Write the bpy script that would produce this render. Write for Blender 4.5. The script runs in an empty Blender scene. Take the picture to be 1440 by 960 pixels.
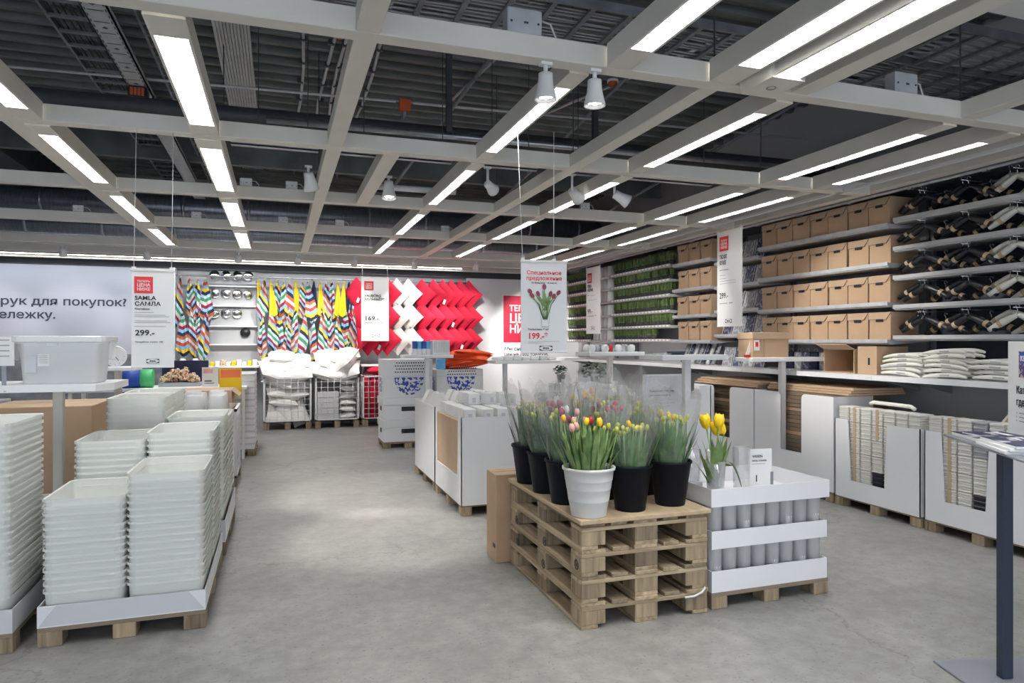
import bpy, math, random
from mathutils import Matrix, Vector
R = random.Random(7)
SC = bpy.context.scene
COL = SC.collection
PI = math.pi
# ---------------------------------------------------------------- camera, world, exposure
cam_d = bpy.data.cameras.new('camera'); cam = bpy.data.objects.new('camera', cam_d); COL.objects.link(cam)
cam_d.sensor_width = 36.0; cam_d.lens = 24.0; cam_d.clip_end = 200; cam_d.clip_start = 0.05
cam.location = (0, 0, 1.57); cam.rotation_euler = (PI/2, 0, math.radians(-18.86))
SC.camera = cam
W = bpy.data.worlds.new('world'); SC.world = W; W.use_nodes = True
W.node_tree.nodes['Background'].inputs[0].default_value = (0.80, 0.88, 1.0, 1)
W.node_tree.nodes['Background'].inputs[1].default_value = 1.5
SC.view_settings.view_transform = 'Standard'; SC.view_settings.look = 'None'
SC.view_settings.exposure = 0.58; SC.view_settings.gamma = 1.0
SC.cycles.max_bounces = 7; SC.cycles.transparent_max_bounces = 40; SC.cycles.transmission_bounces = 6
SC.cycles.diffuse_bounces = 4; SC.cycles.glossy_bounces = 3
SC.cycles.caustics_reflective = False; SC.cycles.caustics_refractive = False
SC.cycles.sample_clamp_indirect = 6.0
SC.cycles.use_denoising = True
LAMP = 33.0          # radiance of the fluorescent panels
SPOT = 130.0         # watts of a track spotlight

# ---------------------------------------------------------------- materials
def mat(name, col, rough=0.5, metal=0.0, var=0.0, scale=8.0, bump=0.0, bscale=60.0, emit=0.0, spec=0.5, stretch=None, coat=0.0):
    m = bpy.data.materials.new(name); m.use_nodes = True
    nt = m.node_tree; b = nt.nodes['Principled BSDF']
    b.inputs['Roughness'].default_value = rough; b.inputs['Metallic'].default_value = metal
    b.inputs['Specular IOR Level'].default_value = spec
    if coat: b.inputs['Coat Weight'].default_value = coat
    c = (*col, 1)
    b.inputs['Base Color'].default_value = c
    if emit:
        b.inputs['Emission Color'].default_value = c; b.inputs['Emission Strength'].default_value = emit
    if var or bump:
        tc = nt.nodes.new('ShaderNodeTexCoord'); mp = nt.nodes.new('ShaderNodeMapping')
        nt.links.new(tc.outputs['Object'], mp.inputs[0])
        if stretch: mp.inputs['Scale'].default_value = stretch
    if var:
        n = nt.nodes.new('ShaderNodeTexNoise'); n.inputs['Scale'].default_value = scale; n.inputs['Detail'].default_value = 6
        nt.links.new(mp.outputs[0], n.inputs['Vector'])
        r = nt.nodes.new('ShaderNodeValToRGB')
        r.color_ramp.elements[0].position = 0.3; r.color_ramp.elements[1].position = 0.7
        r.color_ramp.elements[0].color = (*[x*(1-var) for x in col], 1)
        r.color_ramp.elements[1].color = (*[min(1, x*(1+var)) for x in col], 1)
        nt.links.new(n.outputs['Fac'], r.inputs[0]); nt.links.new(r.outputs[0], b.inputs['Base Color'])
    if bump:
        n2 = nt.nodes.new('ShaderNodeTexNoise'); n2.inputs['Scale'].default_value = bscale; n2.inputs['Detail'].default_value = 4
        nt.links.new(mp.outputs[0], n2.inputs['Vector'])
        bp = nt.nodes.new('ShaderNodeBump'); bp.inputs['Strength'].default_value = bump; bp.inputs['Distance'].default_value = 0.01
        nt.links.new(n2.outputs['Fac'], bp.inputs['Height']); nt.links.new(bp.outputs[0], b.inputs['Normal'])
    return m
def clear_mat(name, col, trans, gloss_rough=0.08, body_rough=0.4, bump=0.0, bscale=30, gl=0.5, translucent=0.0):
    """thin clear sheet: a see-through share, a faint body colour and a fresnel gloss"""
    m = bpy.data.materials.new(name); m.use_nodes = True; nt = m.node_tree; nt.nodes.clear()
    out = nt.nodes.new('ShaderNodeOutputMaterial')
    tr = nt.nodes.new('ShaderNodeBsdfTransparent'); tr.inputs[0].default_value = (1, 1, 1, 1)
    df = nt.nodes.new('ShaderNodeBsdfDiffuse'); df.inputs[0].default_value = (*col, 1)
    body = df
    if translucent:
        tl = nt.nodes.new('ShaderNodeBsdfTranslucent'); tl.inputs[0].default_value = (*col, 1)
        mx0 = nt.nodes.new('ShaderNodeMixShader'); mx0.inputs[0].default_value = translucent
        nt.links.new(df.outputs[0], mx0.inputs[1]); nt.links.new(tl.outputs[0], mx0.inputs[2]); body = mx0
    mx = nt.nodes.new('ShaderNodeMixShader'); mx.inputs[0].default_value = trans
    nt.links.new(body.outputs[0], mx.inputs[1]); nt.links.new(tr.outputs[0], mx.inputs[2])
    gs = nt.nodes.new('ShaderNodeBsdfGlossy'); gs.inputs['Roughness'].default_value = gloss_rough
    lw = nt.nodes.new('ShaderNodeLayerWeight'); lw.inputs[0].default_value = 0.25
    mu = nt.nodes.new('ShaderNodeMath'); mu.operation = 'MULTIPLY'; mu.inputs[1].default_value = gl
    ad = nt.nodes.new('ShaderNodeMath'); ad.operation = 'ADD'; ad.inputs[1].default_value = 0.04; ad.use_clamp = True
    nt.links.new(lw.outputs['Facing'], mu.inputs[0]); nt.links.new(mu.outputs[0], ad.inputs[0])
    mx2 = nt.nodes.new('ShaderNodeMixShader')
    nt.links.new(ad.outputs[0], mx2.inputs[0]); nt.links.new(mx.outputs[0], mx2.inputs[1]); nt.links.new(gs.outputs[0], mx2.inputs[2])
    if bump:
        tc = nt.nodes.new('ShaderNodeTexCoord')
        n = nt.nodes.new('ShaderNodeTexNoise'); n.inputs['Scale'].default_value = bscale; n.inputs['Detail'].default_value = 3
        nt.links.new(tc.outputs['Object'], n.inputs['Vector'])
        bp = nt.nodes.new('ShaderNodeBump'); bp.inputs['Strength'].default_value = bump; bp.inputs['Distance'].default_value = 0.03
        nt.links.new(n.outputs['Fac'], bp.inputs['Height'])
        nt.links.new(bp.outputs[0], gs.inputs['Normal']); nt.links.new(bp.outputs[0], df.inputs['Normal'])
    nt.links.new(mx2.outputs[0], out.inputs[0])
    return m
def floor_mat():
    m = bpy.data.materials.new('polished_concrete'); m.use_nodes = True; nt = m.node_tree; b = nt.nodes['Principled BSDF']
    tc = nt.nodes.new('ShaderNodeTexCoord')
    def noise(s, d, rough=0.6):
        n = nt.nodes.new('ShaderNodeTexNoise'); n.inputs['Scale'].default_value = s; n.inputs['Detail'].default_value = d
        n.inputs['Roughness'].default_value = rough
        nt.links.new(tc.outputs['Object'], n.inputs['Vector']); return n
    n1 = noise(0.9, 8); n2 = noise(9, 8, 0.7); n3 = noise(45, 4)
    r1 = nt.nodes.new('ShaderNodeValToRGB')
    r1.color_ramp.elements[0].position = 0.32; r1.color_ramp.elements[0].color = (0.235, 0.232, 0.222, 1)
    r1.color_ramp.elements[1].position = 0.68; r1.color_ramp.elements[1].color = (0.345, 0.337, 0.317, 1)
    nt.links.new(n1.outputs['Fac'], r1.inputs[0])
    r2 = nt.nodes.new('ShaderNodeValToRGB')
    r2.color_ramp.elements[0].position = 0.35; r2.color_ramp.elements[0].color = (0.80, 0.80, 0.80, 1)
    r2.color_ramp.elements[1].position = 0.62; r2.color_ramp.elements[1].color = (1.10, 1.09, 1.07, 1)
    nt.links.new(n2.outputs['Fac'], r2.inputs[0])
    r3 = nt.nodes.new('ShaderNodeValToRGB')      # dark aggregate specks
    r3.color_ramp.elements[0].position = 0.30; r3.color_ramp.elements[0].color = (0.45, 0.44, 0.42, 1)
    r3.color_ramp.elements[1].position = 0.40; r3.color_ramp.elements[1].color = (1, 1, 1, 1)
    nt.links.new(n3.outputs['Fac'], r3.inputs[0])
    m1 = nt.nodes.new('ShaderNodeMixRGB'); m1.blend_type = 'MULTIPLY'; m1.inputs[0].default_value = 1
    nt.links.new(r1.outputs[0], m1.inputs[1]); nt.links.new(r2.outputs[0], m1.inputs[2])
    m2 = nt.nodes.new('ShaderNodeMixRGB'); m2.blend_type = 'MULTIPLY'; m2.inputs[0].default_value = 0.8
    nt.links.new(m1.outputs[0], m2.inputs[1]); nt.links.new(r3.outputs[0], m2.inputs[2])
    # fine cracks
    vo = nt.nodes.new('ShaderNodeTexVoronoi'); vo.feature = 'DISTANCE_TO_EDGE'; vo.inputs['Scale'].default_value = 0.32
    wv = nt.nodes.new('ShaderNodeVectorMath'); wv.operation = 'ADD'
    n4 = noise(2.2, 5); 
    nt.links.new(tc.outputs['Object'], wv.inputs[0]); nt.links.new(n4.outputs['Color'], wv.inputs[1]); nt.links.new(wv.outputs[0], vo.inputs['Vector'])
    r4 = nt.nodes.new('ShaderNodeValToRGB')
    r4.color_ramp.elements[0].position = 0.0; r4.color_ramp.elements[0].color = (0.72, 0.71, 0.69, 1)
    r4.color_ramp.elements[1].position = 0.006; r4.color_ramp.elements[1].color = (1, 1, 1, 1)
    nt.links.new(vo.outputs['Distance'], r4.inputs[0])
    m3 = nt.nodes.new('ShaderNodeMixRGB'); m3.blend_type = 'MULTIPLY'; m3.inputs[0].default_value = 1
    nt.links.new(m2.outputs[0], m3.inputs[1]); nt.links.new(r4.outputs[0], m3.inputs[2])
    nt.links.new(m3.outputs[0], b.inputs['Base Color'])
    rr = nt.nodes.new('ShaderNodeMapRange'); rr.inputs[3].default_value = 0.30; rr.inputs[4].default_value = 0.55
    nt.links.new(n2.outputs['Fac'], rr.inputs[0]); nt.links.new(rr.outputs[0], b.inputs['Roughness'])
    b.inputs['Specular IOR Level'].default_value = 0.35
    bp = nt.nodes.new('ShaderNodeBump'); bp.inputs['Strength'].default_value = 0.12; bp.inputs['Distance'].default_value = 0.004
    nt.links.new(n2.outputs['Fac'], bp.inputs['Height']); nt.links.new(bp.outputs[0], b.inputs['Normal'])
    return m
def wood_mat(name, a, bcol, axis=1):
    m = bpy.data.materials.new(name); m.use_nodes = True; nt = m.node_tree; b = nt.nodes['Principled BSDF']
    tc = nt.nodes.new('ShaderNodeTexCoord'); mp = nt.nodes.new('ShaderNodeMapping')
    sc = [26.0, 26.0, 26.0]; sc[axis] = 2.2; mp.inputs['Scale'].default_value = sc
    oi = nt.nodes.new('ShaderNodeObjectInfo')
    ad = nt.nodes.new('ShaderNodeVectorMath'); ad.operation = 'ADD'
    ml = nt.nodes.new('ShaderNodeMath'); ml.operation = 'MULTIPLY'; ml.inputs[1].default_value = 37.0
    nt.links.new(oi.outputs['Random'], ml.inputs[0])
    nt.links.new(tc.outputs['Object'], ad.inputs[0]); nt.links.new(ml.outputs[0], ad.inputs[1]); nt.links.new(ad.outputs[0], mp.inputs[0])
    n = nt.nodes.new('ShaderNodeTexNoise'); n.inputs['Scale'].default_value = 1.0; n.inputs['Detail'].default_value = 7; n.inputs['Distortion'].default_value = 0.6
    nt.links.new(mp.outputs[0], n.inputs['Vector'])
    r = nt.nodes.new('ShaderNodeValToRGB')
    r.color_ramp.elements[0].position = 0.28; r.color_ramp.elements[0].color = (*a, 1)
    r.color_ramp.elements[1].position = 0.66; r.color_ramp.elements[1].color = (*bcol, 1)
    nt.links.new(n.outputs['Fac'], r.inputs[0])
    hs = nt.nodes.new('ShaderNodeHueSaturation')
    mr = nt.nodes.new('ShaderNodeMapRange'); mr.inputs[3].default_value = 0.58; mr.inputs[4].default_value = 1.14
    nt.links.new(oi.outputs['Random'], mr.inputs[0]); nt.links.new(mr.outputs[0], hs.inputs['Value'])
    nt.links.new(r.outputs[0], hs.inputs['Color']); nt.links.new(hs.outputs[0], b.inputs['Base Color'])
    b.inputs['Roughness'].default_value = 0.75
    bp = nt.nodes.new('ShaderNodeBump'); bp.inputs['Strength'].default_value = 0.25; bp.inputs['Distance'].default_value = 0.004
    nt.links.new(n.outputs['Fac'], bp.inputs['Height']); nt.links.new(bp.outputs[0], b.inputs['Normal'])
    return m
def edge_mat():
    """cut edge of corrugated board: fine vertical flutes"""
    m = bpy.data.materials.new('corrugated_edge'); m.use_nodes = True; nt = m.node_tree; b = nt.nodes['Principled BSDF']
    tc = nt.nodes.new('ShaderNodeTexCoord'); w = nt.nodes.new('ShaderNodeTexWave'); w.inputs['Scale'].default_value = 75
    w.bands_direction = 'DIAGONAL'
    nt.links.new(tc.outputs['Object'], w.inputs['Vector'])
    r = nt.nodes.new('ShaderNodeValToRGB'); r.color_ramp.elements[0].color = (0.10, 0.075, 0.05, 1); r.color_ramp.elements[1].color = (0.45, 0.36, 0.25, 1)
    nt.links.new(w.outputs['Fac'], r.inputs[0]); nt.links.new(r.outputs[0], b.inputs['Base Color']); b.inputs['Roughness'].default_value = 0.9
    return m
def pattern_mat(name, c1, c2, scale=40, thr=0.5):
    m = bpy.data.materials.new(name); m.use_nodes = True; nt = m.node_tree; b = nt.nodes['Principled BSDF']
    tc = nt.nodes.new('ShaderNodeTexCoord'); v = nt.nodes.new('ShaderNodeTexNoise'); v.inputs['Scale'].default_value = scale; v.inputs['Detail'].default_value = 1.5
    nt.links.new(tc.outputs['Object'], v.inputs['Vector'])
    r = nt.nodes.new('ShaderNodeValToRGB'); r.color_ramp.interpolation = 'CONSTANT'
    r.color_ramp.elements[0].color = (*c1, 1); r.color_ramp.elements[1].position = thr; r.color_ramp.elements[1].color = (*c2, 1)
    nt.links.new(v.outputs['Fac'], r.inputs[0]); nt.links.new(r.outputs[0], b.inputs['Base Color']); b.inputs['Roughness'].default_value = 0.4
    return m
STRIPES = [(0.42, 0.06, 0.035), (0.20, 0.38, 0.56), (0.72, 0.50, 0.03), (0.015, 0.02, 0.06), (0.40, 0.55, 0.68), (0.06, 0.24, 0.11), (0.50, 0.52, 0.54), (0.26, 0.008, 0.04), (0.25, 0.45, 0.64), (0.015, 0.02, 0.06), (0.40, 0.11, 0.04), (0.42, 0.50, 0.56)]
def stripe_mat():
    """printed fabric with straight multicoloured stripes (object space, across local z)"""
    m = bpy.data.materials.new('striped_fabric'); m.use_nodes = True; nt = m.node_tree; b = nt.nodes['Principled BSDF']
    tc = nt.nodes.new('ShaderNodeTexCoord'); uv = nt.nodes.new('ShaderNodeSeparateXYZ')
    nt.links.new(tc.outputs['UV'], uv.inputs[0])
    oi = nt.nodes.new('ShaderNodeObjectInfo')
    ad = nt.nodes.new('ShaderNodeMath'); ad.operation = 'ADD'
    nt.links.new(uv.outputs[1], ad.inputs[0]); nt.links.new(oi.outputs['Random'], ad.inputs[1])
    fr = nt.nodes.new('ShaderNodeMath'); fr.operation = 'FRACT'; nt.links.new(ad.outputs[0], fr.inputs[0])
    r = nt.nodes.new('ShaderNodeValToRGB'); r.color_ramp.interpolation = 'CONSTANT'
    n = len(STRIPES)
    while len(r.color_ramp.elements) < n: r.color_ramp.elements.new(0.5)
    for i, c in enumerate(STRIPES):
        r.color_ramp.elements[i].position = i/n; r.color_ramp.elements[i].color = (*c, 1)
    nt.links.new(fr.outputs[0], r.inputs[0]); nt.links.new(r.outputs[0], b.inputs['Base Color']); b.inputs['Roughness'].default_value = 0.8
    return m
def leaf_mat(name, a, c):
    m = mat(name, a, 0.45, var=0.0); nt = m.node_tree; b = nt.nodes['Principled BSDF']
    tc = nt.nodes.new('ShaderNodeTexCoord'); n = nt.nodes.new('ShaderNodeTexNoise'); n.inputs['Scale'].default_value = 14
    nt.links.new(tc.outputs['Object'], n.inputs['Vector'])
    r = nt.nodes.new('ShaderNodeValToRGB'); r.color_ramp.elements[0].position = 0.3; r.color_ramp.elements[1].position = 0.7
    r.color_ramp.elements[0].color = (*a, 1); r.color_ramp.elements[1].color = (*c, 1)
    nt.links.new(n.outputs['Fac'], r.inputs[0]); nt.links.new(r.outputs[0], b.inputs['Base Color'])
    return m
M = {}
M['floor'] = floor_mat()
M['grid'] = mat('grid_paint', (0.78, 0.75, 0.68), 0.55, var=0.03, scale=3)
M['deck'] = mat('deck_steel', (0.135, 0.15, 0.15), 0.6, var=0.35, scale=2.5, stretch=(1, 5, 1))
M['dark'] = mat('dark_steel', (0.045, 0.05, 0.06), 0.5, var=0.2)
M['galv'] = mat('galvanised_steel', (0.46, 0.48, 0.52), 0.32, 0.85, var=0.15, scale=12)
M['galvd'] = mat('dull_galvanised_steel', (0.20, 0.215, 0.24), 0.5, 0.4, var=0.25, scale=6)
M['galvl'] = mat('pale_zinc_sheet', (0.55, 0.57, 0.60), 0.5, 0.2, var=0.1, scale=10)
M['duct'] = mat('spiral_duct_foil', (0.33, 0.36, 0.42), 0.3, 0.7, var=0.2, scale=9, bump=0.25, bscale=22, stretch=(6, 1, 1))
M['white'] = mat('white_paint', (0.86, 0.86, 0.86), 0.45)
M['wallw'] = mat('white_wall_paint', (0.80, 0.80, 0.82), 0.6, var=0.015, scale=2)
M['wallg'] = mat('grey_wall_paint', (0.42, 0.43, 0.45), 0.6, var=0.02, scale=2)
M['wallb'] = mat('pale_blue_grey_wall', (0.44, 0.46, 0.55), 0.55, var=0.02, scale=1)
M['shelf'] = mat('shelf_lacquer', (0.52, 0.52, 0.53), 0.35, 0.0)
M['shelfw'] = mat('white_shelf_lacquer', (0.90, 0.90, 0.90), 0.35)
M['card'] = mat('kraft_cardboard', (0.54, 0.37, 0.235), 0.8, var=0.05, scale=5)
M['cardl'] = mat('pale_cardboard', (0.55, 0.39, 0.26), 0.8, var=0.06, scale=5)
M['cardd'] = mat('brown_cardboard', (0.20, 0.145, 0.095), 0.85, var=0.08, scale=5)
M['wcard'] = mat('white_cardboard', (0.88, 0.88, 0.89), 0.55, var=0.012, scale=3)
M['wcard2'] = mat('grey_white_cardboard', (0.70, 0.70, 0.73), 0.6, var=0.02, scale=3)
M['cedge'] = edge_mat()
M['wood'] = wood_mat('pallet_pine', (0.26, 0.185, 0.11), (0.55, 0.43, 0.28), 1)
M['woodx'] = wood_mat('pallet_pine_crosswise', (0.28, 0.20, 0.12), (0.57, 0.45, 0.295), 0)
M['blockw'] = wood_mat('pallet_block_wood', (0.19, 0.135, 0.085), (0.48, 0.37, 0.235), 2)
M['ply'] = wood_mat('plywood_top', (0.50, 0.37, 0.22), (0.62, 0.47, 0.30), 1)
M['oldw'] = wood_mat('weathered_wood', (0.15, 0.115, 0.075), (0.36, 0.29, 0.20), 0)
M['black'] = mat('matt_black', (0.012, 0.014, 0.017), 0.45)
M['bucket'] = mat('black_plastic_bucket', (0.004, 0.006, 0.011), 0.5, spec=0.2)
M['wbucket'] = mat('white_plastic_bucket', (0.74, 0.735, 0.71), 0.4, var=0.02)
M['ink'] = mat('black_ink', (0.015, 0.017, 0.022), 0.6)
M['inkb'] = mat('blue_black_ink', (0.03, 0.035, 0.07), 0.6)
M['grey'] = mat('grey_ink', (0.42, 0.42, 0.43), 0.6)
M['redink'] = mat('red_print', (0.72, 0.03, 0.035), 0.5)
M['darkred'] = mat('crimson_print', (0.55, 0.02, 0.06), 0.5)
M['paper'] = mat('white_paper', (0.84, 0.84, 0.83), 0.6)
M['poster'] = mat('poster_red', (0.60, 0.015, 0.06), 0.5, var=0.03)
M['bin'] = clear_mat('frosted_clear_plastic', (0.975, 0.985, 0.93), 0.05, 0.15, translucent=0.14, gl=0.2)
M['binw'] = clear_mat('milky_plastic', (0.92, 0.93, 0.92), 0.12, 0.2, translucent=0.35, gl=0.3)
M['box'] = clear_mat('clear_storage_plastic', (0.95, 0.97, 0.99), 0.42, 0.12, translucent=0.2, gl=0.25)
M['vaseg'] = clear_mat('packed_vase_glass', (0.86, 0.87, 0.88), 0.50, 0.06, gl=0.5)
M['glass'] = clear_mat('vase_glass', (0.92, 0.94, 0.95), 0.80, 0.03, gl=0.75)
M['film'] = clear_mat('cellophane', (0.97, 0.98, 0.98), 0.90, 0.22, bump=1.0, bscale=14, gl=0.5, translucent=0.5)
M['water'] = clear_mat('water', (0.80, 0.88, 0.82), 0.82, 0.03, gl=0.3)
M['leaf'] = leaf_mat('tulip_leaf', (0.055, 0.145, 0.05), (0.19, 0.35, 0.12))
M['leafd'] = leaf_mat('tulip_leaf_dark', (0.05, 0.11, 0.065), (0.16, 0.25, 0.14))
M['leafb'] = leaf_mat('fresh_leaf', (0.10, 0.20, 0.055), (0.27, 0.38, 0.14))
M['grass'] = leaf_mat('grass_blade', (0.055, 0.12, 0.03), (0.23, 0.34, 0.10))
M['ivy'] = leaf_mat('ivy_leaf', (0.015, 0.045, 0.025), (0.06, 0.12, 0.06))
M['yel'] = mat('yellow_petal', (0.93, 0.62, 0.015), 0.5, var=0.08)
M['yelg'] = mat('green_yellow_petal', (0.55, 0.56, 0.10), 0.5, var=0.2, scale=25)
M['redp'] = mat('red_petal', (0.48, 0.025, 0.04), 0.5, var=0.2)
M['pinkp'] = mat('pink_petal', (0.85, 0.42, 0.38), 0.5, var=0.1)
M['purp'] = mat('purple_petal', (0.25, 0.03, 0.07), 0.5, var=0.2)
M['orgp'] = mat('orange_petal', (0.85, 0.38, 0.05), 0.5, var=0.1)
M['whp'] = mat('white_petal', (0.85, 0.85, 0.82), 0.5)
M['pillow'] = mat('white_pillow_cotton', (0.90, 0.88, 0.85), 0.85, bump=0.15, bscale=30)
M['redc'] = mat('red_cushion_cotton', (0.55, 0.004, 0.035), 0.8, var=0.06)
M['whc'] = mat('cream_cushion_cotton', (0.74, 0.71, 0.67), 0.8, var=0.04)
M['stripe'] = stripe_mat()
M['yelf'] = mat('yellow_fabric', (0.74, 0.58, 0.02), 0.8, var=0.05)
M['navyf'] = mat('navy_fabric', (0.02, 0.025, 0.07), 0.8)
M['orange'] = mat('orange_textile', (0.83, 0.10, 0.025), 0.8, var=0.08)
M['hblack'] = mat('black_hanger_lacquer', (0.012, 0.013, 0.018), 0.28)
M['hwhite'] = mat('white_hanger_lacquer', (0.80, 0.78, 0.72), 0.4)
M['chrome'] = mat('chrome', (0.75, 0.75, 0.77), 0.15, 1.0)
M['mirror'] = mat('mirror', (0.85, 0.86, 0.87), 0.03, 1.0)
M['navy'] = mat('navy_powder_coat', (0.025, 0.035, 0.062), 0.4)
M['steelg'] = mat('grey_powder_coat', (0.27, 0.285, 0.31), 0.4, 0.3)
M['bluep'] = pattern_mat('blue_on_white_print', (0.03, 0.07, 0.42), (0.82, 0.82, 0.84), 22, 0.5)
M['navyp'] = pattern_mat('navy_floral_gift_wrap', (0.05, 0.06, 0.13), (0.30, 0.32, 0.38), 26, 0.55)
M['greyp'] = pattern_mat('grey_floral_gift_wrap', (0.30, 0.31, 0.34), (0.55, 0.56, 0.58), 26, 0.52)
M['mag'] = pattern_mat('magazine_photo', (0.025, 0.03, 0.075), (0.55, 0.55, 0.58), 9, 0.58)
M['people'] = pattern_mat('poster_photograph', (0.05, 0.05, 0.16), (0.55, 0.42, 0.38), 60, 0.55)
M['blue'] = mat('blue_plastic', (0.02, 0.08, 0.42), 0.4)
M['cyan'] = mat('sky_blue_plastic', (0.12, 0.45, 0.80), 0.4)
M['green'] = mat('green_plastic', (0.10, 0.60, 0.22), 0.4)
M['yellow'] = mat('yellow_card', (0.90, 0.62, 0.01), 0.5)
M['orangec'] = mat('orange_red_card', (0.80, 0.19, 0.07), 0.5)
M['conf'] = pattern_mat('mixed_candy_colours', (0.55, 0.12, 0.06), (0.80, 0.74, 0.52), 45, 0.46)
M['red'] = mat('red_plastic', (0.60, 0.03, 0.02), 0.4)
M['alarm'] = mat('alarm_orange', (0.55, 0.09, 0.02), 0.4)
M['lamp'] = mat('fluorescent_panel', (0.97, 0.985, 1.0), 0.5, emit=LAMP)
M['spotl'] = mat('spot_lens', (1.0, 0.97, 0.92), 0.5, emit=9)
M['louvre'] = mat('louvre_white_metal', (0.86, 0.87, 0.88), 0.25, 0.3)
M['ceramic'] = mat('white_ceramic', (0.86, 0.86, 0.85), 0.25)
M['pot'] = mat('dark_grey_pot', (0.05, 0.055, 0.055), 0.6)
M['potg'] = mat('grey_green_pot', (0.16, 0.18, 0.15), 0.5)
M['foam'] = mat('grey_packaging', (0.42, 0.42, 0.45), 0.6)
M['band'] = mat('tan_paper_band', (0.55, 0.41, 0.26), 0.8)
M['rail'] = mat('white_price_rail', (0.90, 0.90, 0.92), 0.3)
M['tape'] = mat('clear_tape_grey', (0.60, 0.62, 0.66), 0.3)

KIDS = {}
# ---------------------------------------------------------------- mesh helpers
class MB:
    def __init__(s): s.v = []; s.f = []; s.mi = []; s.sm = []; s.uv = {}
    def face(s, idx, m=0, sm=False): s.f.append(tuple(idx)); s.mi.append(m); s.sm.append(sm)
    def quad(s, a, b, c, d, m=0, sm=False):
        i = len(s.v); s.v += [tuple(a), tuple(b), tuple(c), tuple(d)]; s.face((i, i+1, i+2, i+3), m, sm); return s
    def box(s, x0, x1, y0, y1, z0, z1, m=0):
        i = len(s.v)
        s.v += [(x0,y0,z0),(x1,y0,z0),(x1,y1,z0),(x0,y1,z0),(x0,y0,z1),(x1,y0,z1),(x1,y1,z1),(x0,y1,z1)]
        for q in ((0,3,2,1),(4,5,6,7),(0,1,5,4),(1,2,6,5),(2,3,7,6),(3,0,4,7)): s.face([i+k for k in q], m)
        return s
    def cbox(s, x0, x1, y0, y1, z0, z1, c=0.005, m=0):
        """box with chamfered edges: eight corners of three vertices"""
        i = len(s.v); P = {}
        for a, X, dx in ((0, x0, c), (1, x1, -c)):
            for b, Y, dy in ((0, y0, c), (1, y1, -c)):
                for d, Z, dz in ((0, z0, c), (1, z1, -c)):
                    k = len(s.v); P[a,b,d] = k
                    s.v += [(X, Y+dy, Z+dz), (X+dx, Y, Z+dz), (X+dx, Y+dy, Z)]
        g = lambda a,b,d,k: P[a,b,d]+k
        s.face((g(0,0,0,0), g(0,0,1,0), g(0,1,1,0), g(0,1,0,0)), m); s.face((g(1,0,0,0), g(1,1,0,0), g(1,1,1,0), g(1,0,1,0)), m)
        s.face((g(0,0,0,1), g(1,0,0,1), g(1,0,1,1), g(0,0,1,1)), m); s.face((g(0,1,0,1), g(0,1,1,1), g(1,1,1,1), g(1,1,0,1)), m)
        s.face((g(0,0,0,2), g(0,1,0,2), g(1,1,0,2), g(1,0,0,2)), m); s.face((g(0,0,1,2), g(1,0,1,2), g(1,1,1,2), g(0,1,1,2)), m)
        for d in (0,1):
            for a in (0,1): s.face((g(a,0,d,0), g(a,0,d,2), g(a,1,d,2), g(a,1,d,0)), m)
            for b in (0,1): s.face((g(0,b,d,1), g(0,b,d,2), g(1,b,d,2), g(1,b,d,1)), m)
        for a in (0,1):
            for b in (0,1): s.face((g(a,b,0,0), g(a,b,0,1), g(a,b,1,1), g(a,b,1,0)), m)
        for a in (0,1):
            for b in (0,1):
                for d in (0,1): s.face((g(a,b,d,0), g(a,b,d,1), g(a,b,d,2)), m)
        return s
    def cyl(s, p, q, r, r2=None, n=12, cap=True, m=0, sm=True):
        r2 = r if r2 is None else r2
        p = Vector(p); q = Vector(q); d = (q-p).normalized()
        u = d.orthogonal().normalized(); w = d.cross(u); i = len(s.v)
        for c, rr in ((p, r), (q, r2)):
            for k in range(n):
                a = 2*PI*k/n; s.v.append(tuple(c + u*math.cos(a)*rr + w*math.sin(a)*rr))
        for k in range(n): s.face((i+k, i+(k+1)%n, i+n+(k+1)%n, i+n+k), m, sm)
        if cap: s.face([i+k for k in range(n-1,-1,-1)], m); s.face([i+n+k for k in range(n)], m)
        return s
    def tube(s, pts, r, n=8, m=0, radii=None):
        pts = [Vector(p) for p in pts]; i0 = len(s.v); N = len(pts); u = None
        for k, p in enumerate(pts):
            d = (pts[min(k+1, N-1)] - pts[max(k-1, 0)]).normalized()
            u = d.orthogonal().normalized() if u is None else (u - d*u.dot(d)).normalized()
            w = d.cross(u); rr = radii[k] if radii else r
            for j in range(n):
                a = 2*PI*j/n; s.v.append(tuple(p + u*math.cos(a)*rr + w*math.sin(a)*rr))
        for k in range(N-1):
            for j in range(n):
                s.face((i0+k*n+j, i0+k*n+(j+1)%n, i0+(k+1)*n+(j+1)%n, i0+(k+1)*n+j), m, True)
        s.face([i0+j for j in range(n-1,-1,-1)], m); s.face([i0+(N-1)*n+j for j in range(n)], m)
        return s
    def lathe(s, prof, n=20, x=0, y=0, z=0, m=0, sm=True, cap0=False, cap1=False):
        i = len(s.v)
        for r, h in prof:
            for k in range(n):
                a = 2*PI*k/n; s.v.append((x+r*math.cos(a), y+r*math.sin(a), z+h))
        for j in range(len(prof)-1):
            for k in range(n): s.face((i+j*n+k, i+j*n+(k+1)%n, i+(j+1)*n+(k+1)%n, i+(j+1)*n+k), m, sm)
        if cap0: s.face([i+k for k in range(n-1,-1,-1)], m)
        if cap1: s.face([i+(len(prof)-1)*n+k for k in range(n)], m)
        return s
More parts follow.
